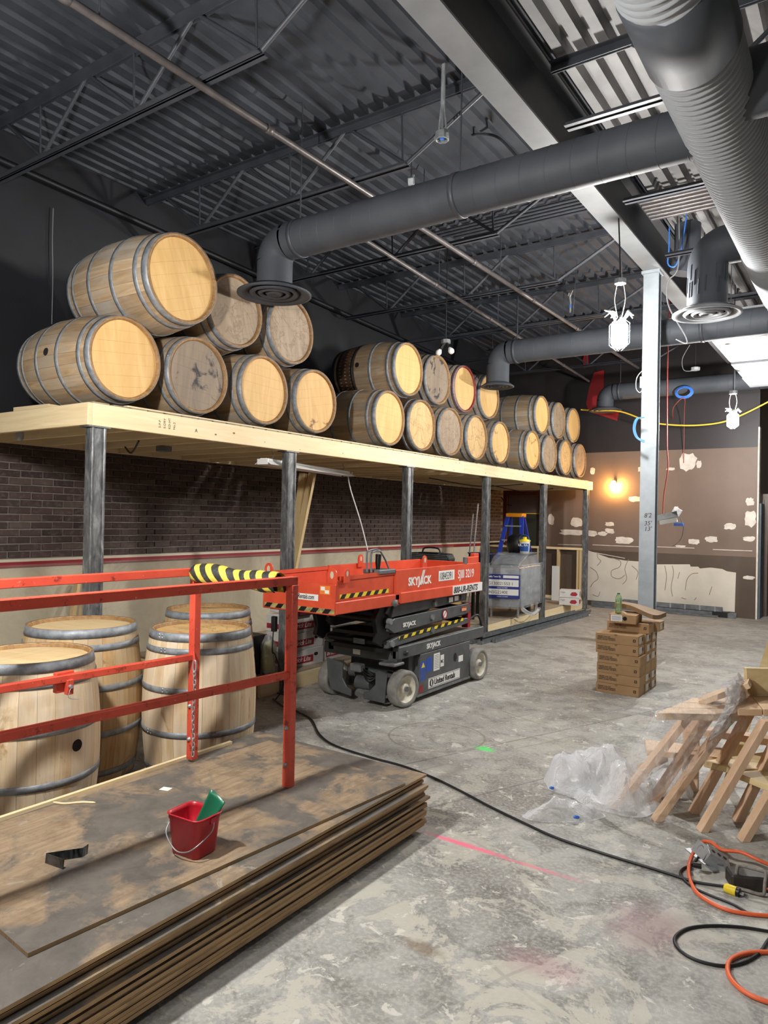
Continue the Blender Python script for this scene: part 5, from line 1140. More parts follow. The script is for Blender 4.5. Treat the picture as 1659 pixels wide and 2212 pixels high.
# ------------------------------------------------------------------ scissor lift
def text_part(t, name, txt, size, M, mat, bold=0, shear=0, xs=1, label=None):
    t.part(name, text_mb(txt, size, M, bold, shear, xs=xs, depth=.0008), mat, label=label)
def lift():
    XR, XLf = -3.335, -4.075; t = Thing('scissor_lift', 'orange and charcoal electric scissor lift, lowered, in front of the loft posts', 'scissor lift', (-3.75,5.95,0))
    SM = lambda x, y, z: frame((x,y,z), (0,1,0), (0,0,1))      # lettering plane on the right side (faces +X)
    FM = lambda x, y, z: frame((x,y,z), (1,0,0), (0,0,1))      # lettering plane on the front (faces -Y)
    # wheels
    for (x, y, rz) in ((-3.385,5.27,-.12),(-4.135,5.25,-.12),(-3.375,6.65,0),(-4.12,6.65,0)):
        M = Matrix.Translation((x,y,.16)) @ Matrix.Rotation(rz,4,'Z') @ Matrix.Rotation(PI/2,4,'Y'); w = .055; s = 1
        mb = MB(); mb.lathe([(.118,w*.85),(.128,w),(.152,w),(.160,w*.75),(.160,-w*.75),(.152,-w),(.118,-w)], 40, M); wh = t.part('wheel', mb, m_tyre)
        mb = MB(); mb.lathe([(.118,w*.85),(.112,w*.6),(.1,w*.15),(.05,w*.1),(.045,w*.6),(.0,w*.62)], 32, M); mb.lathe([(.118,-w),(.0,-w)], 24, M); t.part('rim', mb, m_rim, parent=wh)
        wh.children[-1].matrix_parent_inverse = Matrix.Identity(4)
        mb = MB(); mb.lathe([(.024,w*.62),(.024,w*.95),(.012,w*.97),(0,w*1.0)], 8, M, smooth=False); t.part('hub_nut', mb, m_galvd, parent=wh)
    # chassis
    mb = MB(); mb.box((-4.06,5.42,.12),(-3.42,6.55,.44)); t.part('chassis', mb, m_liftgrey, bevel=.006)
    mb = MB(); mb.box((-4.08,5.2,.41),(-3.42,6.72,.5)); t.part('chassis_top', mb, m_liftblk)
    for x0,x1,n in ((-3.43,-3.36,'right'),(-4.14,-4.07,'left')):
        mb = MB(); mb.box((x0,5.16,.425),(x1,6.77,.532)); o = t.part('side_beam', mb, m_liftgrey, bevel=.006)
        mb = MB(); mb.box((x0+.004,5.17,.532),(x1-.004,6.76,.536)); t.part('dusty_top', mb, m_liftdust)
        mb = MB(); P = [(5.47,.05),(6.47,.05),(6.47,.42),(5.52,.42),(5.50,.2)]; mb.prism(P, .06, frame((x0+.005,0,0),(0,1,0),(0,0,1))); t.part('side_tray', mb, m_liftgrey, bevel=.004)
        mb = MB(); mb.box((x0-.006,5.46,.045),(x1+.006,6.48,.062)); t.part('tray_lip', mb, m_liftdust)
    xs_ = -3.3635
    mb = MB(); mb.lathe([(0,0),(.03,0)], 18, Matrix.Translation((xs_+.001,6.17,.30)) @ Matrix.Rotation(PI/2,4,'Y') @ Matrix.Diagonal((1.4,1,1,1))); t.part('tray_hole', mb, m_blk)
    # front: cross member, steering guards, axle gear
    mb = MB(); mb.box((-4.19,5.16,.395),(-3.385,5.26,.50)); t.part('front_beam', mb, m_liftgrey, bevel=.008)
    mb = MB(); mb.box((-3.52,5.08,.375),(-3.35,5.24,.40)); t.part('steer_arm', mb, m_liftdust, bevel=.008)
    for P in ([(-4.12,.36),(-3.93,.33),(-3.93,.20),(-3.88,.13),(-3.83,.11),(-3.83,.05),(-4.06,.08),(-4.10,.20)], [(-3.69,.05),(-3.47,.045),(-3.45,.30),(-3.54,.32),(-3.57,.30),(-3.57,.19),(-3.64,.12),(-3.69,.11)]):
        mb = MB(); mb.prism([(x,z) for x,z in P], .02, frame((0,5.13,0),(1,0,0),(0,0,1))); t.part('wheel_guard', mb, m_liftgrey, bevel=.005)
    mb = MB(); mb.tube([(-3.98,5.3,.23),(-3.5,5.3,.23)], .05, 14); t.part('steer_cylinder', mb, m_liftgrey)
    mb = MB(); mb.tube([(-3.82,5.2,.17),(-3.66,5.2,.17)], .06, 16); t.part('motor', mb, m_liftgrey)
    mb = MB(); mb.box((-3.86,5.12,.27),(-3.74,5.2,.34)); t.part('valve_block', mb, m_liftdust, bevel=.01)
    for k in range(4):
        mb = MB(); mb.tube(smooth_path([(-3.74,5.17,.25+k*.015),(-3.66,5.14,.2+k*.03),(-3.6,5.2,.25)],5), .008, 5); t.part('hose', mb, m_dark)
    mb = MB(); mb.box((-3.85,5.155,.42),(-3.77,5.158,.47)); t.part('front_decal', mb, m_lblw)
    # scissor stack
    ys = (4.98,6.45)
    def plate(x0, x1, pts, nm, m=m_liftgrey): 
        mb = MB(); mb.prism(pts, x1-x0, frame((x0,0,0),(0,1,0),(0,0,1))); return t.part(nm, mb, m, bevel=.004)
    for side,(x0,x1) in enumerate(((-3.405,-3.37),(-4.05,-4.015))):
        plate(x0-.004,x1+.002, [(4.99,.545),(5.06,.545),(6.42,.60),(6.46,.63),(6.42,.655),(5.2,.625),(5.02,.60)], 'lower_arm')
        plate(x0-.03,x1-.03, [(5.04,.68),(5.12,.655),(6.46,.68),(6.5,.72),(6.46,.765),(5.08,.745)], 'middle_arm')
        plate(x0,x1, [(5.0,.715),(5.1,.66),(6.42,.70),(6.5,.74),(6.44,.80),(5.1,.785),(5.02,.76)], 'middle_arm')
        plate(x0-.03,x1-.03, [(5.0,.84),(5.08,.80),(6.44,.83),(6.46,.90),(5.06,.90)], 'upper_arm')
        plate(x0-.006,x1-.006, [(5.05,.80),(5.15,.80),(6.4,.835),(6.42,.905),(5.1,.905)], 'upper_arm')
        plate(x0-.06,x1-.05, [(4.95,.90),(4.88,.80),(4.92,.68),(4.9,.60),(5.0,.55),(5.1,.60),(5.08,.9)], 'end_link', m_liftblk)
        for (y,z) in ((5.02,.77),(5.72,.615),(5.72,.735),(5.76,.86),(5.06,.575)):
            mb = MB(); mb.tube([(x1-.02,y,z),(x1+(.018 if side == 0 else .005),y,z)], .026, 14); t.part('pivot_pin', mb, m_liftdust)
    for (y,z,r) in ((5.03,.77,.03),(5.03,.575,.026),(6.42,.75,.03),(6.42,.63,.026),(5.72,.735,.03),(5.72,.86,.03)):
        mb = MB(); mb.tube([(-4.03,y,z),(-3.39,y,z)], r, 12); t.part('cross_tube', mb, m_liftblk)
    mb = MB(); mb.tube([(-3.75,5.1,.56),(-3.72,6.2,.76)], .045, 14); t.part('hydraulic_cylinder', mb, m_liftblk)
    mb = MB(); mb.box((-3.98,5.0,.50),(-3.44,5.5,.535)); mb.box((-3.95,4.98,.63),(-3.46,5.3,.66)); t.part('inner_tray', mb, m_liftblk)
    mb = MB(); mb.box((-3.72,4.985,.555),(-3.60,4.988,.60)); t.part('serial_plate', mb, m_galvd)
    # hazard tape on the lower arm and elsewhere
    def hazard(nm, M, L, H, n, y1=m_yel):
        mb = MB(); mb.box((0,0,0),(L,H,.0008), M); mb.m = 1; p = L/n
        for i in range(n): a = i*p; mb.prism([(a,0),(a+p*.5,0),(min(L,a+p*.5+H*.9),H),(min(L,a+H*.9),H)], .0009, M @ Matrix.Translation((0,0,.0007)))
        t.part(nm, mb, [y1, m_blk])
    hazard('hazard_tape', frame((xs_+.0,5.16,.598),(0,1,.035),(0,0,1)), 1.16, .028, 9)
    # platform
    mb = MB(); mb.box((XLf,4.235,.925),(XR,5.10,.945)); t.part('extension_floor', mb, m_orangeL)
    mb = MB(); mb.box((XLf+.02,5.0,.925),(XR-.02,6.61,.95)); t.part('main_floor', mb, m_orangeL)
    mb = MB(); mb.box((XLf,4.225,.90),(XR,4.245,1.135)); t.part('front_panel', mb, m_orange, bevel=.005)
    for x0,x1 in ((XR-.02,XR),(XLf,XLf+.02)):
        mb = MB(); mb.box((x0,4.235,.905),(x1+.004,5.115,1.0)); t.part('extension_rail', mb, m_orange, bevel=.006)
        mb = MB(); mb.box((x0-.012,4.245,1.005),(x1-.012,5.06,1.165)); t.part('extension_side', mb, m_orange, bevel=.004)
        mb = MB(); mb.box((x0,5.045,.95),(x1+.004,6.61,1.205)); t.part('main_side', mb, m_orange, bevel=.004)
        mb = MB(); mb.box((x0-.01,5.10,.915),(x1+.022,6.62,1.01)); t.part('lower_ledge', mb, m_orange, bevel=.006)
        mb = MB(); mb.bar((x0+.0,4.30,1.175),(x0,5.9,1.19),.03,.03); t.part('top_tube', mb, m_orange)
    mb = MB(); mb.box((XLf,6.6,.95),(XR,6.62,1.2)); t.part('rear_panel', mb, m_orange, bevel=.004)
    def lug(x, y, z, ax='Y', s=.085):
        poly = [(-s*.35,0),(-s*.35,s*.75)]+[(-s*.35*math.cos(a*PI/8),s*.75+s*.35*math.sin(a*PI/8)) for a in range(1,8)]+[(s*.35,s*.75),(s*.35,0)]
        M = frame((x,y,z),(1,0,0),(0,0,1)) if ax == 'Y' else frame((x,y,z),(0,1,0),(0,0,1))
        mb = MB(); mb.prism(poly, .012, M); l = t.part('lug', mb, m_orange, bevel=.002)
        mb = MB(); mb.prism([(s*.13*math.cos(a*PI/5),s*.72+s*.22*math.sin(a*PI/5)) for a in range(10)], .0135, M @ Matrix.Translation((0,0,-.0007))); t.part('lug_hole', mb, m_cream, parent=l)
    lug(XLf+.05,4.245,1.12,'Y',.13); lug(XR-.05,4.26,1.11,'Y',.13); lug(XR+.0,4.36,1.14,'X',.1); lug(XR-.03,5.55,1.19,'X',.11); lug(XLf+.03,5.5,1.17,'X',.11)
    mb = MB(); mb.box((XR-.03,6.33,1.195),(XR+.0,6.58,1.27)); mb.box((XR-.06,6.5,1.19),(XR-.01,6.6,1.30)); t.part('rail_socket', mb, m_orange, bevel=.006)
    mb = MB(); mb.box((XR-.02,6.27,1.2),(XR+.004,6.32,1.27)); t.part('latch', mb, m_galvd, bevel=.003)
    mb = MB(); mb.lathe([(0,.02),(.03,.015),(.03,-.01),(0,-.012)], 12, Matrix.Translation((XR+.01,5.02,.93)) @ Matrix.Rotation(PI/2,4,'Y')); t.part('roller', mb, m_liftdust)
    # controller with joystick
    cy, cz = 4.98, 1.195
    mb = MB(); mb.box((-3.50,4.80,1.18),(-3.33,5.04,1.215)); ct = t.part('controller', mb, m_galvd, bevel=.006)
    mb = MB(); mb.tube(smooth_path([(-3.42,4.75,1.2),(-3.43,4.755,1.33),(-3.43,4.78,1.37),(-3.43,4.92,1.375),(-3.42,5.0,1.3),(-3.41,5.05,1.215)],5), .008, 7); mb.tube(smooth_path([(-3.38,4.75,1.2),(-3.39,4.76,1.33),(-3.39,4.79,1.365),(-3.39,4.9,1.365)],5), .008, 7); t.part('loop_handle', mb, m_galvd, parent=ct)
    mb = MB(); mb.tube([(-3.41,4.89,1.2),(-3.41,4.89,1.27),(-3.41,4.895,1.34)], [.016,.024,.026], 10); t.part('joystick', mb, m_dark, parent=ct)
    # stickers and lettering
    hazard('hazard_tape', SM(XR-.011,4.30,1.02), .66, .034, 6)
    hazard('hazard_tape', FM(XLf+.02,4.2245,.912), .72, .036, 6, y1=paint('worn_yellow_tape',(190,176,100),(120,112,84),22,.6))
    xm = XR+.005
    text_part(t, 'lettering', 'SKYJACK', .098, SM(xm,5.24,1.06), m_lblw, bold=.0035, shear=.0, xs=.98, label='white maker lettering')
    for dx in (0,.022): mb = MB(); mb.prism([(.0,0),(.018,0),(.075,.13),(.06,.13)], .0012, SM(xm+.0002,5.42+dx,1.055)); t.part('logo_slash', mb, m_lblw)
    mb = MB(); mb.box((0,0,0),(.30,.095,.001), SM(xm,5.76,1.065)); t.part('fleet_plate', mb, m_lblw)
    text_part(t, 'fleet_number', '10845391', .098, SM(xm+.0012,5.77,1.077), m_blk, xs=.66)
    text_part(t, 'model_text', 'SJIII 3219', .115, SM(xm,6.13,1.07), m_lblw, bold=.001, xs=.78)
    mb = MB(); mb.box((0,0,0),(.62,.085,.001), SM(XR+.0225,6.0,.922)); t.part('phone_plate', mb, m_lblw); text_part(t, 'phone_text', '800-UR-RENTS', .082, SM(XR+.0237,6.02,.936), m_blk, bold=.002, shear=.2, xs=.93)
    mb = MB(); mb.box((0,0,0),(.30,.048,.001), FM(XLf+.28,4.2245,1.0)); t.part('web_plate', mb, m_lblw); text_part(t, 'web_text', 'UnitedRentals.com', .05, FM(XLf+.285,4.2235,1.01), m_blk, bold=.001, xs=.66, shear=.2)
    mb = MB(); mb.box((0,0,0),(.10,.066,.001), FM(XR-.145,4.2245,1.055)); t.part('orange_decal', mb, plain('decal_orange',(236,130,50),.5)); mb = MB(); mb.box((.05,.008,.001),(.09,.034,.002), FM(XR-.145,4.2245,1.055)); mb.box((.01,.03,.001),(.05,.058,.002), FM(XR-.145,4.2245,1.055)); t.part('decal_figure', mb, m_lblw)
    text_part(t, 'lettering', 'SKYJACK', .052, SM(xs_+.0,5.22,.70), m_lblw, bold=.0015)
    text_part(t, 'lettering', 'SKYJACK', .062, SM(-3.3592,5.62,.458), m_lblw, bold=.002)
    mb = MB(); mb.lathe([(.046,0),(.034,.0008),(.034,0)], 20, Matrix.Translation((xs_+.001,5.95,.742)) @ Matrix.Rotation(PI/2,4,'Y')); mb.prism([(-.03,-.024),(-.024,-.03),(.03,.024),(.024,.03)], .001, SM(xs_,5.95,.742)); t.part('warning_ring', mb, m_redlbl)
    mb = MB(); mb.lathe([(0,0),(.036,0)], 20, Matrix.Translation((xs_+.0003,5.95,.742)) @ Matrix.Rotation(PI/2,4,'Y')); t.part('warning_disc', mb, m_lblw)
    for y,z,w,h,m in ((6.02,.845,.08,.045,m_lblw),(6.13,.85,.08,.045,m_lblw),(6.27,.85,.08,.05,m_galvd),(6.28,.735,.10,.035,plain('decal_orange2',(232,150,110),.5)),(6.28,.765,.10,.012,m_orange)):
        mb = MB(); mb.box((0,0,0),(w,h,.001), SM(xs_+.001,y,z)); t.part('arm_decal', mb, m)
    xt = -3.3655
    bl = plain('decal_blue',(36,78,170),.45)
    for y,z,w,h,m in ((5.52,.18,.10,.17,bl),(5.63,.24,.10,.13,bl),(5.76,.23,.11,.16,m_lblw),(5.885,.25,.065,.11,m_lblw),(6.24,.24,.09,.06,m_lblw),(5.51,.075,.06,.06,m_redlbl)):
        mb = MB(); mb.box((0,0,0),(w,h,.0015), SM(xt,y,z)); t.part('tray_decal', mb, m)
    mb = MB(); mb.prism([(.02,.115),(.08,.115),(.05,.16)], .002, SM(xt+.001,5.52,.18)); t.part('warning_triangle', mb, m_yel)
    mb = MB()
    for i in range(9): mb.box((.012,.02+i*.015,.0015),(.095,.024+i*.015,.002), SM(xt,5.76,.23))
    for i in range(5): mb.box((.01,.02+i*.018,.0015),(.09,.025+i*.018,.002), SM(xt,5.52,.18))
    t.part('fine_print', mb, m_liftgrey)['kind'] = 'stuff'
    text_part(t, 'sticker_text', 'MC', .042, SM(xt+.0018,5.89,.285), m_blk, bold=.0012, xs=.8)
    mb = MB(); mb.box((0,0,0),(.60,.095,.0015), SM(xt,5.67,.082)); t.part('owner_plate', mb, m_lblw)
    mb = MB(); mb.box((.006,.006,.0015),(.594,.010,.002), SM(xt,5.67,.082)); mb.box((.006,.085,.0015),(.594,.089,.002), SM(xt,5.67,.082)); t.part('plate_border', mb, m_blk)
    mb = MB(); mb.prism([(.055+.034*math.cos(a*PI/12),.047+.034*math.sin(a*PI/12)) for a in range(24)], .0022, SM(xt,5.67,.082)); t.part('round_logo', mb, m_blk)
    mb = MB(); mb.prism([(.05,.02),(.064,.024),(.064,.07),(.05,.074),(.044,.047)], .003, SM(xt,5.67,.082)); t.part('logo_mark', mb, m_lblw)
    text_part(t, 'owner_name', 'United Rentals', .076, SM(xt+.0022,5.77,.106), m_blk, bold=.0018, shear=.15, xs=.88)
    mb = MB(); mb.lathe([(.0,.02),(.022,.02),(.022,0)], 10, Matrix.Translation((-3.36,5.26,.47)) @ Matrix.Rotation(PI/2,4,'Y')); t.part('tie_down', mb, m_blk)
    mb = MB(); mb.box((-3.45,6.45,.55),(-3.38,6.5,.80)); t.part('rear_red_strut', mb, m_redlbl)
    mb = MB(); mb.tube(smooth_path([(-3.40,6.5,.62),(-3.38,6.66,.66),(-3.38,6.76,.52),(-3.38,6.76,.38)],5), .012, 6); t.part('rear_hose', mb, m_dark)
lift()
# ------------------------------------------------------------------ stack of tile boxes
def tile_box(x, y, z, lab, w=.405, d=.2, h=.094, rz=0, m=m_card, front=True, side=True, group='cardboard tile boxes'):
    t = Thing('tile_box', lab, 'box', (x,y,z), rot=(0,0,rz), group=group)
    mb = MB(); mb.box((-w/2,-d/2,0),(w/2,d/2,h)); t.part('carton', mb, m, local=True, bevel=.003)
    if front:
        M = frame((-w/2,-d/2-.0008,0),(1,0,0),(0,0,1)); mb = MB()
        merge(mb, text_mb('CERAMIC WALL TILE', .0135, M @ Matrix.Translation((.018,.058,0)), bold=.0006, depth=.0003)); merge(mb, text_mb('CARREAUX DE CERAMIQUE', .0135, M @ Matrix.Translation((.018,.044,0)), bold=.0006, depth=.0003)); merge(mb, text_mb('MURAL AZULEJO CERAMICO', .0135, M @ Matrix.Translation((.018,.03,0)), bold=.0006, depth=.0003))
        mb.box((w-.05,.035,-.0002),(w-.024,.062,.0004), M); t.part('print', mb, m_ink, local=True)
        mb = MB(); mb.prism([(w*.44,h),(w*.52,h),(w*.5,h-.016),(w*.46,h-.016)], .001, M); t.part('thumb_notch', mb, m_cardd, local=True)
        mb = MB(); mb.box((w-.041,.043,.0004),(w-.033,.054,.0008), M); t.part('print_mark', mb, m_card, local=True)
    if side:
        M = frame((w/2+.0008,-d/2,0),(0,1,0),(0,0,1)); mb = MB(); mb.box((.03,.02,0),(.115,h-.015,.0004), M); t.part('white_label', mb, m_lblw, local=True)
        mb = MB()
        for i in range(5): mb.box((.038,.028+i*.01,.0004),(.105,.031+i*.01,.0008), M)
        t.part('label_print', mb, m_liftgrey, local=True)
        mb = MB(); mb.prism([(.15+.014*math.cos(a*PI/6),h*.55+.02*math.sin(a*PI/6)) for a in range(12)], .0008, M); t.part('hand_hole', mb, m_bung, local=True)
    return t
lv = ['bottom','second','third','fourth','fifth','sixth']; r_ = random.Random(21)
for k in range(6):
    for c, (yy, nm) in enumerate(((7.03,'front'),(7.236,'middle'),(7.442,'back'))):
        off = r_.uniform(-.006,.006)+(-.012 if (c == 0 and k >= 4) else 0)
        if k == 5 and c == 0: off = -.016
        tile_box(-2.018+off+(.01 if c==2 else 0), yy, .0955*k, 'cardboard tile box, %s layer from the floor, %s column of the stack' % (lv[k], nm), rz=r_.uniform(-.012,.012), front=(c == 0), side=((c == 0 and k > 3) or (c > 0 and k in (0,1,3,4,5))))
z = .0955*6
tile_box(-1.995, 7.26, z, 'tile box of the seventh layer, set back over the middle of the stack', side=False)
tile_box(-1.95, 7.47, z, 'tile box of the seventh layer with a white end label, at the back', front=False)
t = tile_box(-2.02, 7.18, z+.095, 'small box with white label and dark round hole, near the top of the stack', w=.25, d=.31, h=.085, front=False, side=False, rz=.08)
M = frame((-.12,-.156,0),(1,0,0),(0,0,1)); mb = MB(); mb.box((.01,.018,0),(.115,.078,.0006), M); t.part('white_label', mb, m_lblw, local=True)
mb = MB(); [mb.box((.02,.028+i*.009,.0006),(.105,.031+i*.009,.001), M) for i in range(5)]; t.part('label_print', mb, plain('pale_print',(110,120,150),.6), local=True)
mb = MB(); mb.lathe([(0,0),(.02,0)], 16, M @ Matrix.Translation((.142,.048,.0008))); t.part('round_hole', mb, m_bung, local=True)
zt = z+.095+.086
t = Thing('flattened_box', 'buckled brown box slanting off the top of the tile stack', 'box', (-1.93,7.3,zt))
M = Matrix.Translation((-1.925,7.33,zt+.048)) @ Matrix.Rotation(-.25,4,'Z') @ Matrix.Rotation(.14,4,'Y'); mb = MB()
def bf(u_, v_): return M @ Vector(((u_-.5)*.42, (v_-.5)*.26, .012*math.sin(u_*5)+.01*math.sin(v_*4+u_*3)))
def bf2(u_, v_): p = bf(u_,v_); return p-Vector((0,0,.042))
mb.grid(bf, 14, 8, False); mb.grid(lambda a_,b_: bf2(1-a_,b_), 14, 8, False)
for f in ((lambda a_,b_: bf(a_,0).lerp(bf2(a_,0),b_)),(lambda a_,b_: bf(1-a_,1).lerp(bf2(1-a_,1),b_)),(lambda a_,b_: bf(0,1-a_).lerp(bf2(0,1-a_),b_)),(lambda a_,b_: bf(1,a_).lerp(bf2(1,a_),b_))): mb.grid(f, 8, 1, False)
t.part('carton', mb, m_cardd)
c = on(1336,1311,1,7.1); c = Vector((c.x,7.1,zt-.001)); t = Thing('green_bottle', 'clear green plastic bottle standing on the tile boxes', 'bottle', tuple(c))
g = NT('green_pet'); g.out(C(206,240,196), .08); g.b.inputs['Transmission Weight'].default_value = .85; g.b.inputs['IOR'].default_value = 1.35
mb = MB(); prof = [(0,.004),(.022,.0),(.03,.006)]
for i in range(9): prof += [(.031,.015+i*.013),(.0295,.0215+i*.013)]
prof += [(.031,.135),(.03,.15),(.022,.172),(.013,.186),(.012,.2),(0,.2)]
mb.lathe(prof, 24, Matrix.Translation(c)); t.part('body', mb, g.m)
mb = MB(); mb.lathe([(.0135,.186),(.0135,.2),(0,.201)], 14, Matrix.Translation(c)); t.part('cap', mb, m_green)
mb = MB(); mb.grid(lambda a_,b_: (c.x-.0+.09*a_, c.y-.06+.05*b_, c.z+.004+.022*math.sin(a_*3)), 6, 3); single('paper_scrap', mb, m_card, 'curled paper scrap by the foot of the green bottle', 'paper', origin=tuple(c))
# ------------------------------------------------------------------ nested tables at the right, under polythene
RX, RY = Vector((.824,.566,0)), Vector((-.566,.824,0))
def at(lat, D, z=0): p = RX*lat + RY*D; return Vector((p.x,p.y,z))
def px(x, y, D):
    d = _r2*((x-829.5)/FPX) - _u2*((y-1106)/FPX) + _f; return Vector((0,0,EYE)) + d*D
def slab(t, nm, pts, z0, z1, m, **k):
    c = pts[0]; mb = MB(); P = [at(a,b) for a,b in pts]; mb.prism([(p.x,p.y) for p in P], z1-z0, Matrix.Translation((0,0,z0))); return t.part(nm, mb, m, bevel=.003, **k)
def leg(t, lat0, D0, lat1, z1, D1=None, m=None, w=.038, h=.062, nm='leg'):
    D1 = D1 or D0; a = at(lat0,D0,0); b = at(lat1,D1,z1); d = (b-a).normalized(); 
    x = RY.copy(); n = d.cross(x).normalized(); mb = MB(); hw, hh = h/2, w/2
    # foot cut level with the floor
    vs = []
    for (p, lvl) in ((a,0),(b,z1)):
        for s1,s2 in ((-1,-1),(1,-1),(1,1),(-1,1)):
            q = p + n*(s2*hh) + x*(s1*hw); q = q + d*((lvl-q.z)/d.z); vs.append(q)
    mb.add(vs, [(3,2,1,0),(4,5,6,7),(0,1,5,4),(1,2,6,5),(2,3,7,6),(3,0,4,7)], False); return t.part(nm, mb, m or m_fir, bevel=.002)
t1 = Thing('picnic_table', 'slant-legged pine table under clear plastic, left end of the table pile', 'table', tuple(at(1.75,4.1)), group='nested picnic tables')
slab(t1, 'table_board', [(1.515,3.95),(1.985,3.95),(2.02,4.07),(1.63,4.07)], .565, .602, m_firt)
slab(t1, 'table_board', [(1.64,4.075),(2.02,4.075),(2.06,4.19),(1.75,4.19)], .565, .602, m_firt)
slab(t1, 'table_board', [(1.76,4.195),(2.06,4.195),(2.1,4.31),(1.87,4.31)], .565, .602, m_firt)
leg(t1, 1.365, 4.15, 1.80, .563); leg(t1, 1.546, 3.99, 1.93, .563); leg(t1, 1.60, 4.22, 1.96, .563)
slab(t1, 'seat_board', [(1.60,4.30),(2.05,4.16),(2.10,4.36),(1.66,4.5)], .255, .29, m_firt)
mb = MB(); mb.bar(at(1.9,4.25,.60), at(2.12,4.12,.74), .16, .03); t1.part('loose_brace', mb, m_firt)
t2 = Thing('picnic_table', 'slant-legged pine table at the right edge, bare boards showing seams', 'table', tuple(at(2.1,4.0)), group='nested picnic tables')
slab(t2, 'table_board', [(1.955,3.925),(2.09,3.925),(2.20,4.27),(2.10,4.27)], .603, .64, m_firt)
slab(t2, 'table_board', [(2.095,3.925),(2.36,3.925),(2.4,4.27),(2.205,4.27)], .603, .64, m_firt)
slab(t2, 'table_board', [(2.365,3.925),(2.6,3.925),(2.64,4.27),(2.405,4.27)], .603, .64, m_firt)
leg(t2, 1.743, 3.865, 2.08, .60); leg(t2, 1.80, 4.1, 2.12, .60, m=m_fir); leg(t2, 1.911, 3.76, 2.25, .60); leg(t2, 2.0, 4.0, 2.28, .60)
slab(t2, 'seat_board', [(1.86,4.12),(1.99,3.98),(2.36,4.05),(2.3,4.3)], .255, .29, m_palep)
slab(t2, 'seat_board', [(1.96,3.93),(2.1,3.62),(2.2,3.60),(2.36,4.02),(2.0,3.96)], .255, .29, m_palep)
mb = MB(); mb.bar(at(1.95,4.5,.36), at(2.5,4.2,.36), .09, .04, up=(0,0,1)); t2.part('stretcher', mb, m_fir)
mb = MB(); mb.bar(at(1.93,4.45,.0), at(1.93,4.45,.5), .09, .04, up=(0,1,0)); t2.part('stretcher', mb, m_fir)
mb = MB(); M = frame(at(2.14,4.24,.641), RX, (0,0,1)); mb.prism([(.035,0),(.6,0),(.6,.165),(0,.165),(.01,.03)], .03, M); single('standing_board', mb, m_palep, 'pale knotty board standing on the table at the right edge', 'board', origin=tuple(at(2.14,4.24,.641)), bevel=.003)
a = px(1640,1475,4.75); b = px(1668,1385,4.85); f = a+(a-b)*((a.z)/(b.z-a.z)) if b.z > a.z else a
mb = MB(); mb.bar(f+Vector((0,0,.01)), b, .05, .03, up=(0,1,0)); single('leaning_strip', mb, m_palep, 'thin timber strip leaning up behind the table pile', 'plank', origin=tuple(f))
# clear film thrown over the left table
def film_grid(top, bot, nu, nv, bulge, amp, seed):
    T_ = smooth_path([px(*p) for p in top], 8); B_ = smooth_path([px(*p) for p in bot], 8)
    def samp(P, u): f = u*(len(P)-1); i = min(int(f), len(P)-2); return P[i].lerp(P[i+1], f-i)
    back = RY*-1
    def fn(u, v):
        p = samp(T_,u).lerp(samp(B_,v and u), v); s = math.sin(v*PI)*bulge
        q = Vector((u*9+seed, v*5, seed)); n_ = noise.multi_fractal(q, 1, 2, 4)-.6; r = 1-abs(noise.noise(q*1.9))*2
        e = min(1, 8*min(u, 1-u, v+.05, 1-v+.05))
        p = p + back*(s + amp*(n_*.5+r*.5)*e); p.z = max(p.z, .006); return p
    mb = MB(); mb.grid(fn, nu, nv); return mb
t = Thing('plastic_sheet', 'clear polythene sheet draped over the left table down to the floor', 'plastic sheet', tuple(at(1.6,3.9)))
mb = film_grid([(1592,1453,4.15),(1550,1470,4.12),(1480,1505,4.0),(1424,1530,3.93),(1398,1570,3.95),(1370,1610,4.0),(1330,1660,4.1),(1270,1705,4.2)],
     [(1612,1580,4.0),(1585,1585,3.9),(1545,1625,3.88),(1500,1665,3.85),(1440,1705,3.85),(1400,1732,3.85),(1366,1752,3.86),(1310,1745,3.95)], 90, 46, .05, .03, 3); t.part('film', mb, m_film)
mb = film_grid([(1595,1452,4.15),(1606,1470,4.2),(1616,1500,4.25),(1600,1540,4.1)], [(1560,1475,4.0),(1566,1520,3.9),(1545,1560,3.85),(1530,1600,3.84)], 40, 24, .03, .04, 8); t.part('film_fold', mb, m_film2)
# crumpled heap
def heap(c, rx, ry, h, rz, seed, sharp=1.0):
    def fn(u, v):
        a = u*2*PI; r = v; x, y = rx*r*math.cos(a), ry*r*math.sin(a)
        q = Vector((x*5+seed, y*5, seed)); rid = 1-abs(noise.noise(q*.9))*2.6; n2 = 1-abs(noise.noise(q*2.2))*2
        hh = h*max(0,(1-r**2.2))*(.55+.45*rid+.12*n2)+.02*n2*(1-r)
        k = 1+.18*noise.noise(Vector((math.cos(a)*1.5+seed, math.sin(a)*1.5, 2)))
        X, Y = x*k, y*k; return (c.x+X*math.cos(rz)-Y*math.sin(rz), c.y+X*math.sin(rz)+Y*math.cos(rz), max(.004, hh))
    mb = MB(); mb.grid(fn, 110, 40); return mb
t = Thing('plastic_heap', 'crumpled heap of clear polythene on the floor beside the tables', 'plastic sheet', tuple(on(1300,1710,2,0)))
t.part('film', heap(on(1300,1705,2,0), .28, .42, .26, .9, 4), m_film2)
t.part('film_lobe', heap(on(1215,1762,2,0), .24, .10, .09, .7, 9), m_film2)
t.part('film_lobe', heap(on(1245,1690,2,0), .2, .26, .24, .2, 14), m_film2)
c = on(1350,1700,2,0); mb = MB(); mb.bar((c.x-.05,c.y+.05,.03),(c.x+.22,c.y+.12,.2),.16,.012); single('cardboard_scrap', mb, m_card, 'tan cardboard scrap inside the crumpled plastic heap', 'cardboard', origin=tuple(c))
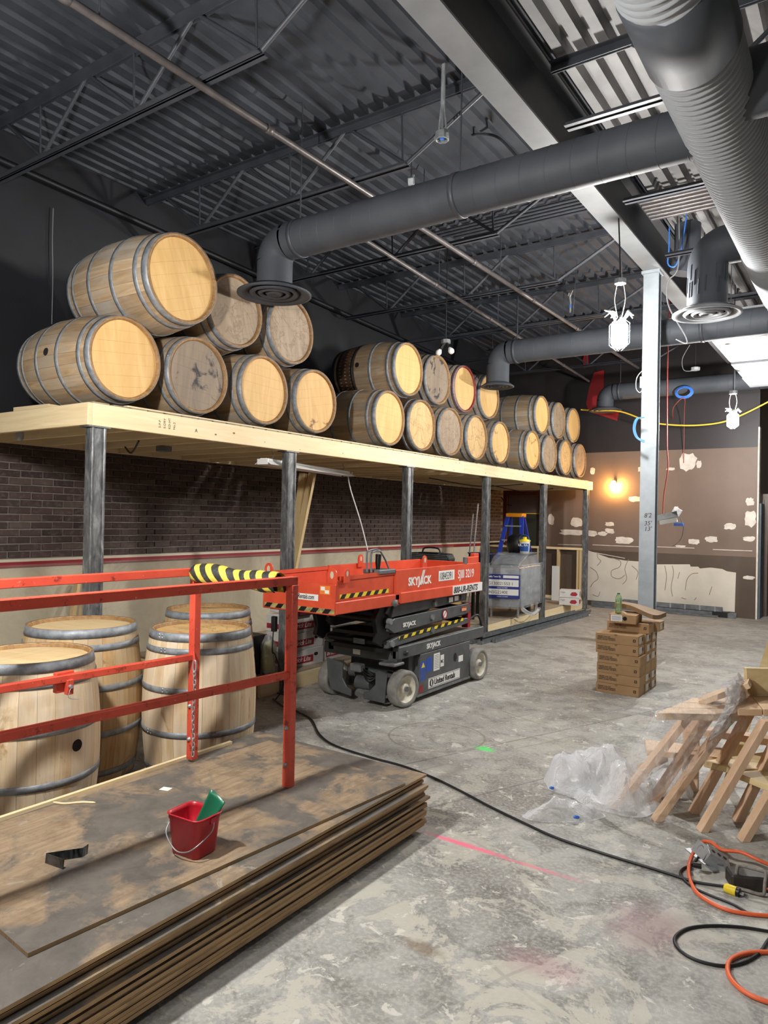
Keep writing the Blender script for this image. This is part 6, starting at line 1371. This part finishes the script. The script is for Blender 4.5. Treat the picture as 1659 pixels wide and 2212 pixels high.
for (x,y,l,s) in ((1192,1702,'blue plastic scrap poking out at the left of the heap',.06),(1245,1765,'blue print showing in the front lobe of the plastic',.07)):
    c = on(x,y,2,.03); mb = MB(); mb.cbox((c.x,c.y,.03), (s*.5,.014,.02), .7,.3,.2); single('blue_scrap', mb, m_bluec, l, 'scrap', origin=tuple(c), bevel=.006)
c = at(1.78,4.45); t = Thing('plastic_bundle', 'bundle of clear plastic lying under the tables', 'plastic sheet', tuple(c)); t.part('film', heap(c, .16, .14, .2, 0, 21), m_film2)
# ------------------------------------------------------------------ cords and work-stand at the lower right
def floor_cord(name, pts, r, m, label, z=None, k=8, cat='cord'):
    P = smooth_path([(on(x,y,2,0).x, on(x,y,2,0).y, r*1.02+(zz if zz else 0)) for x,y,zz in pts], k); mb = MB(); mb.tube(P, r, 8); return single(name, mb, m, label, cat, origin=tuple(P[0]))
floor_cord('extension_cord', [(590,1512,0),(612,1528,0),(640,1538,0),(672,1556,0),(690,1588,0),(722,1612,0),(800,1638,0),(870,1657,0),(937,1683,0),(1000,1714,0),(1060,1746,0),(1130,1780,0),(1200,1812,0),(1300,1846,0),(1430,1886,0),(1500,1908,.0),(1563,1923,.01)], .0075, m_cable, 'long black cord snaking across the floor from behind the stack to the yellow plug')
p = on(1580,1922,2,.018); t = Thing('yellow_plug', 'yellow plug on the end of the long black cord', 'plug', tuple(p)); d = Vector((.95,-.2,0)).normalized()
mb = MB(); mb.tube([p-d*.03, p-d*.022, p+d*.022], [.014,.02,.021], 14); t.part('plug_body', mb, m_yel)
mb = MB(); mb.tube([p+d*.022, p+d*.035], .019, 12); t.part('plug_face', mb, m_dark)
for s in (-1,1): mb = MB(); mb.bar(p+d*.035+Vector((0,s*.007,0)), p+d*.052+Vector((0,s*.007,0)), .002, .007); t.part('prong', mb, m_galv)
floor_cord('extension_cord', [(1700,1898,.02),(1640,1886,.05),(1600,1872,.06),(1560,1862,.05),(1535,1845,.05),(1512,1843,.04),(1493,1862,.01),(1488,1890,0),(1500,1925,0),(1525,1948,0),(1565,1968,0),(1610,1978,0),(1659,1983,0),(1720,1988,0)], .009, m_orgc, 'orange extension cord looping round the metal work-stand')
floor_cord('extension_cord', [(1720,2066,0),(1659,2062,0),(1615,2064,0),(1582,2076,0),(1572,2094,0),(1578,2118,0),(1600,2142,0),(1635,2162,0),(1680,2176,0)], .009, m_orgc, 'orange extension cord looping in at the lower right corner')
floor_cord('extension_cord', [(1570,1872,.02),(1585,1893,.012),(1610,1912,.01),(1640,1925,.012),(1690,1934,.012)], .008, m_orgc, 'orange cord end running under the metal handle')
floor_cord('extension_cord', [(1720,2024,0),(1659,2015,0),(1600,2006,0),(1540,2003,0),(1490,2008,0),(1463,2022,0),(1457,2038,0),(1470,2058,0),(1505,2078,0),(1560,2090,0),(1605,2083,0),(1640,2062,0),(1659,2035,0),(1690,2000,0)], .0065, m_cable, 'grey-black cord loop on the floor at the lower right')
floor_cord('extension_cord', [(1520,1852,.04),(1500,1870,.01),(1475,1880,.0),(1470,1893,.0),(1490,1915,0),(1530,1935,0),(1580,1955,0),(1615,1975,0)], .006, m_cable, 'short black cord curling from the metal box under the orange loop')
# metal box with plate
p = on(1545,1876,2,0); t = Thing('metal_box', 'galvanised electrical box with a hinged plate tilted up on the floor', 'electrical box', tuple(p))
M = Matrix.Translation(p+Vector((0,.0,.045))) @ Euler((.3,.5,.5)).to_matrix().to_4x4()
mb = MB(); mb.box((-.055,-.035,-.03),(.055,.035,.03), M); t.part('box', mb, m_galv, bevel=.003)
mb = MB()
for i,(x,y) in enumerate(((-.03,0),(0,0),(.03,0))): mb.lathe([(0,.0305),(.01,.0305)], 12, M @ Matrix.Translation((x,y,0)))
t.part('knockout', mb, m_blk)
q = px(1514,1832,3.62); 
a = on(1493,1836,2,.05); b = on(1508,1812,2,.10); c = on(1534,1832,2,.10); d = on(1518,1858,2,.05)
nrm = (b-a).cross(d-a).normalized()*.003; mb = MB(); mb.add([a,b,c,d,a+nrm,b+nrm,c+nrm,d+nrm], [(3,2,1,0),(4,5,6,7),(0,1,5,4),(1,2,6,5),(2,3,7,6),(3,0,4,7)], False); t.part('cover_plate', mb, m_galv)
MM = frame(a.lerp(c,.5)-nrm.normalized()*.001, (c-b), (b-a)); mb = MB(); mb.lathe([(.016,0),(.02,.0005),(.02,-.0005)], 20, MM); t.part('embossed_ring', mb, m_galvd)
mb = MB(); mb.bar(on(1485,1833,2,.03), on(1545,1882,2,.012), .03, .006); t.part('channel_strip', mb, m_galv)
for e in ((1552,1862),(1505,1868)): mb = MB(); mb.tube([on(e[0]-8,e[1],2,.04), on(e[0]+10,e[1]+3,2,.04)], [.012,.014], 10); t.part('cord_grip', mb, m_dark if e[0]<1520 else m_galvd)
# handled power box
t = Thing('handled_box', 'dark scuffed box with a grey tubular handle frame at the right edge', 'power box', tuple(on(1625,1925,2,0)))
c1, c2, c3, c4 = on(1594,1868,2,.10), on(1655,1884,2,.10), on(1650,1934,2,.012), on(1586,1916,2,.012)
P = []
for A1, A2 in ((c1,c2),(c2,c3),(c3,c4),(c4,c1)): P += [A1.lerp(A2,.1), A1.lerp(A2,.5), A1.lerp(A2,.9)]
mb = MB(); mb.tube(smooth_path(P, 4, True), .008, 8, closed=True); t.part('handle_frame', mb, paint('scuffed_grey',(150,144,134),(110,104,96),30,.6))
M = Matrix.Translation(c1.lerp(c3,.5)+RY*.05+RX*.03) @ Euler((0,0,.45)).to_matrix().to_4x4(); M.translation.z = .036
mb = MB(); mb.box((-.1,-.05,-.035),(.1,.05,.03), M); t.part('body', mb, paint('scuffed_black',(60,54,48),(34,32,30),20,.6), bevel=.008)
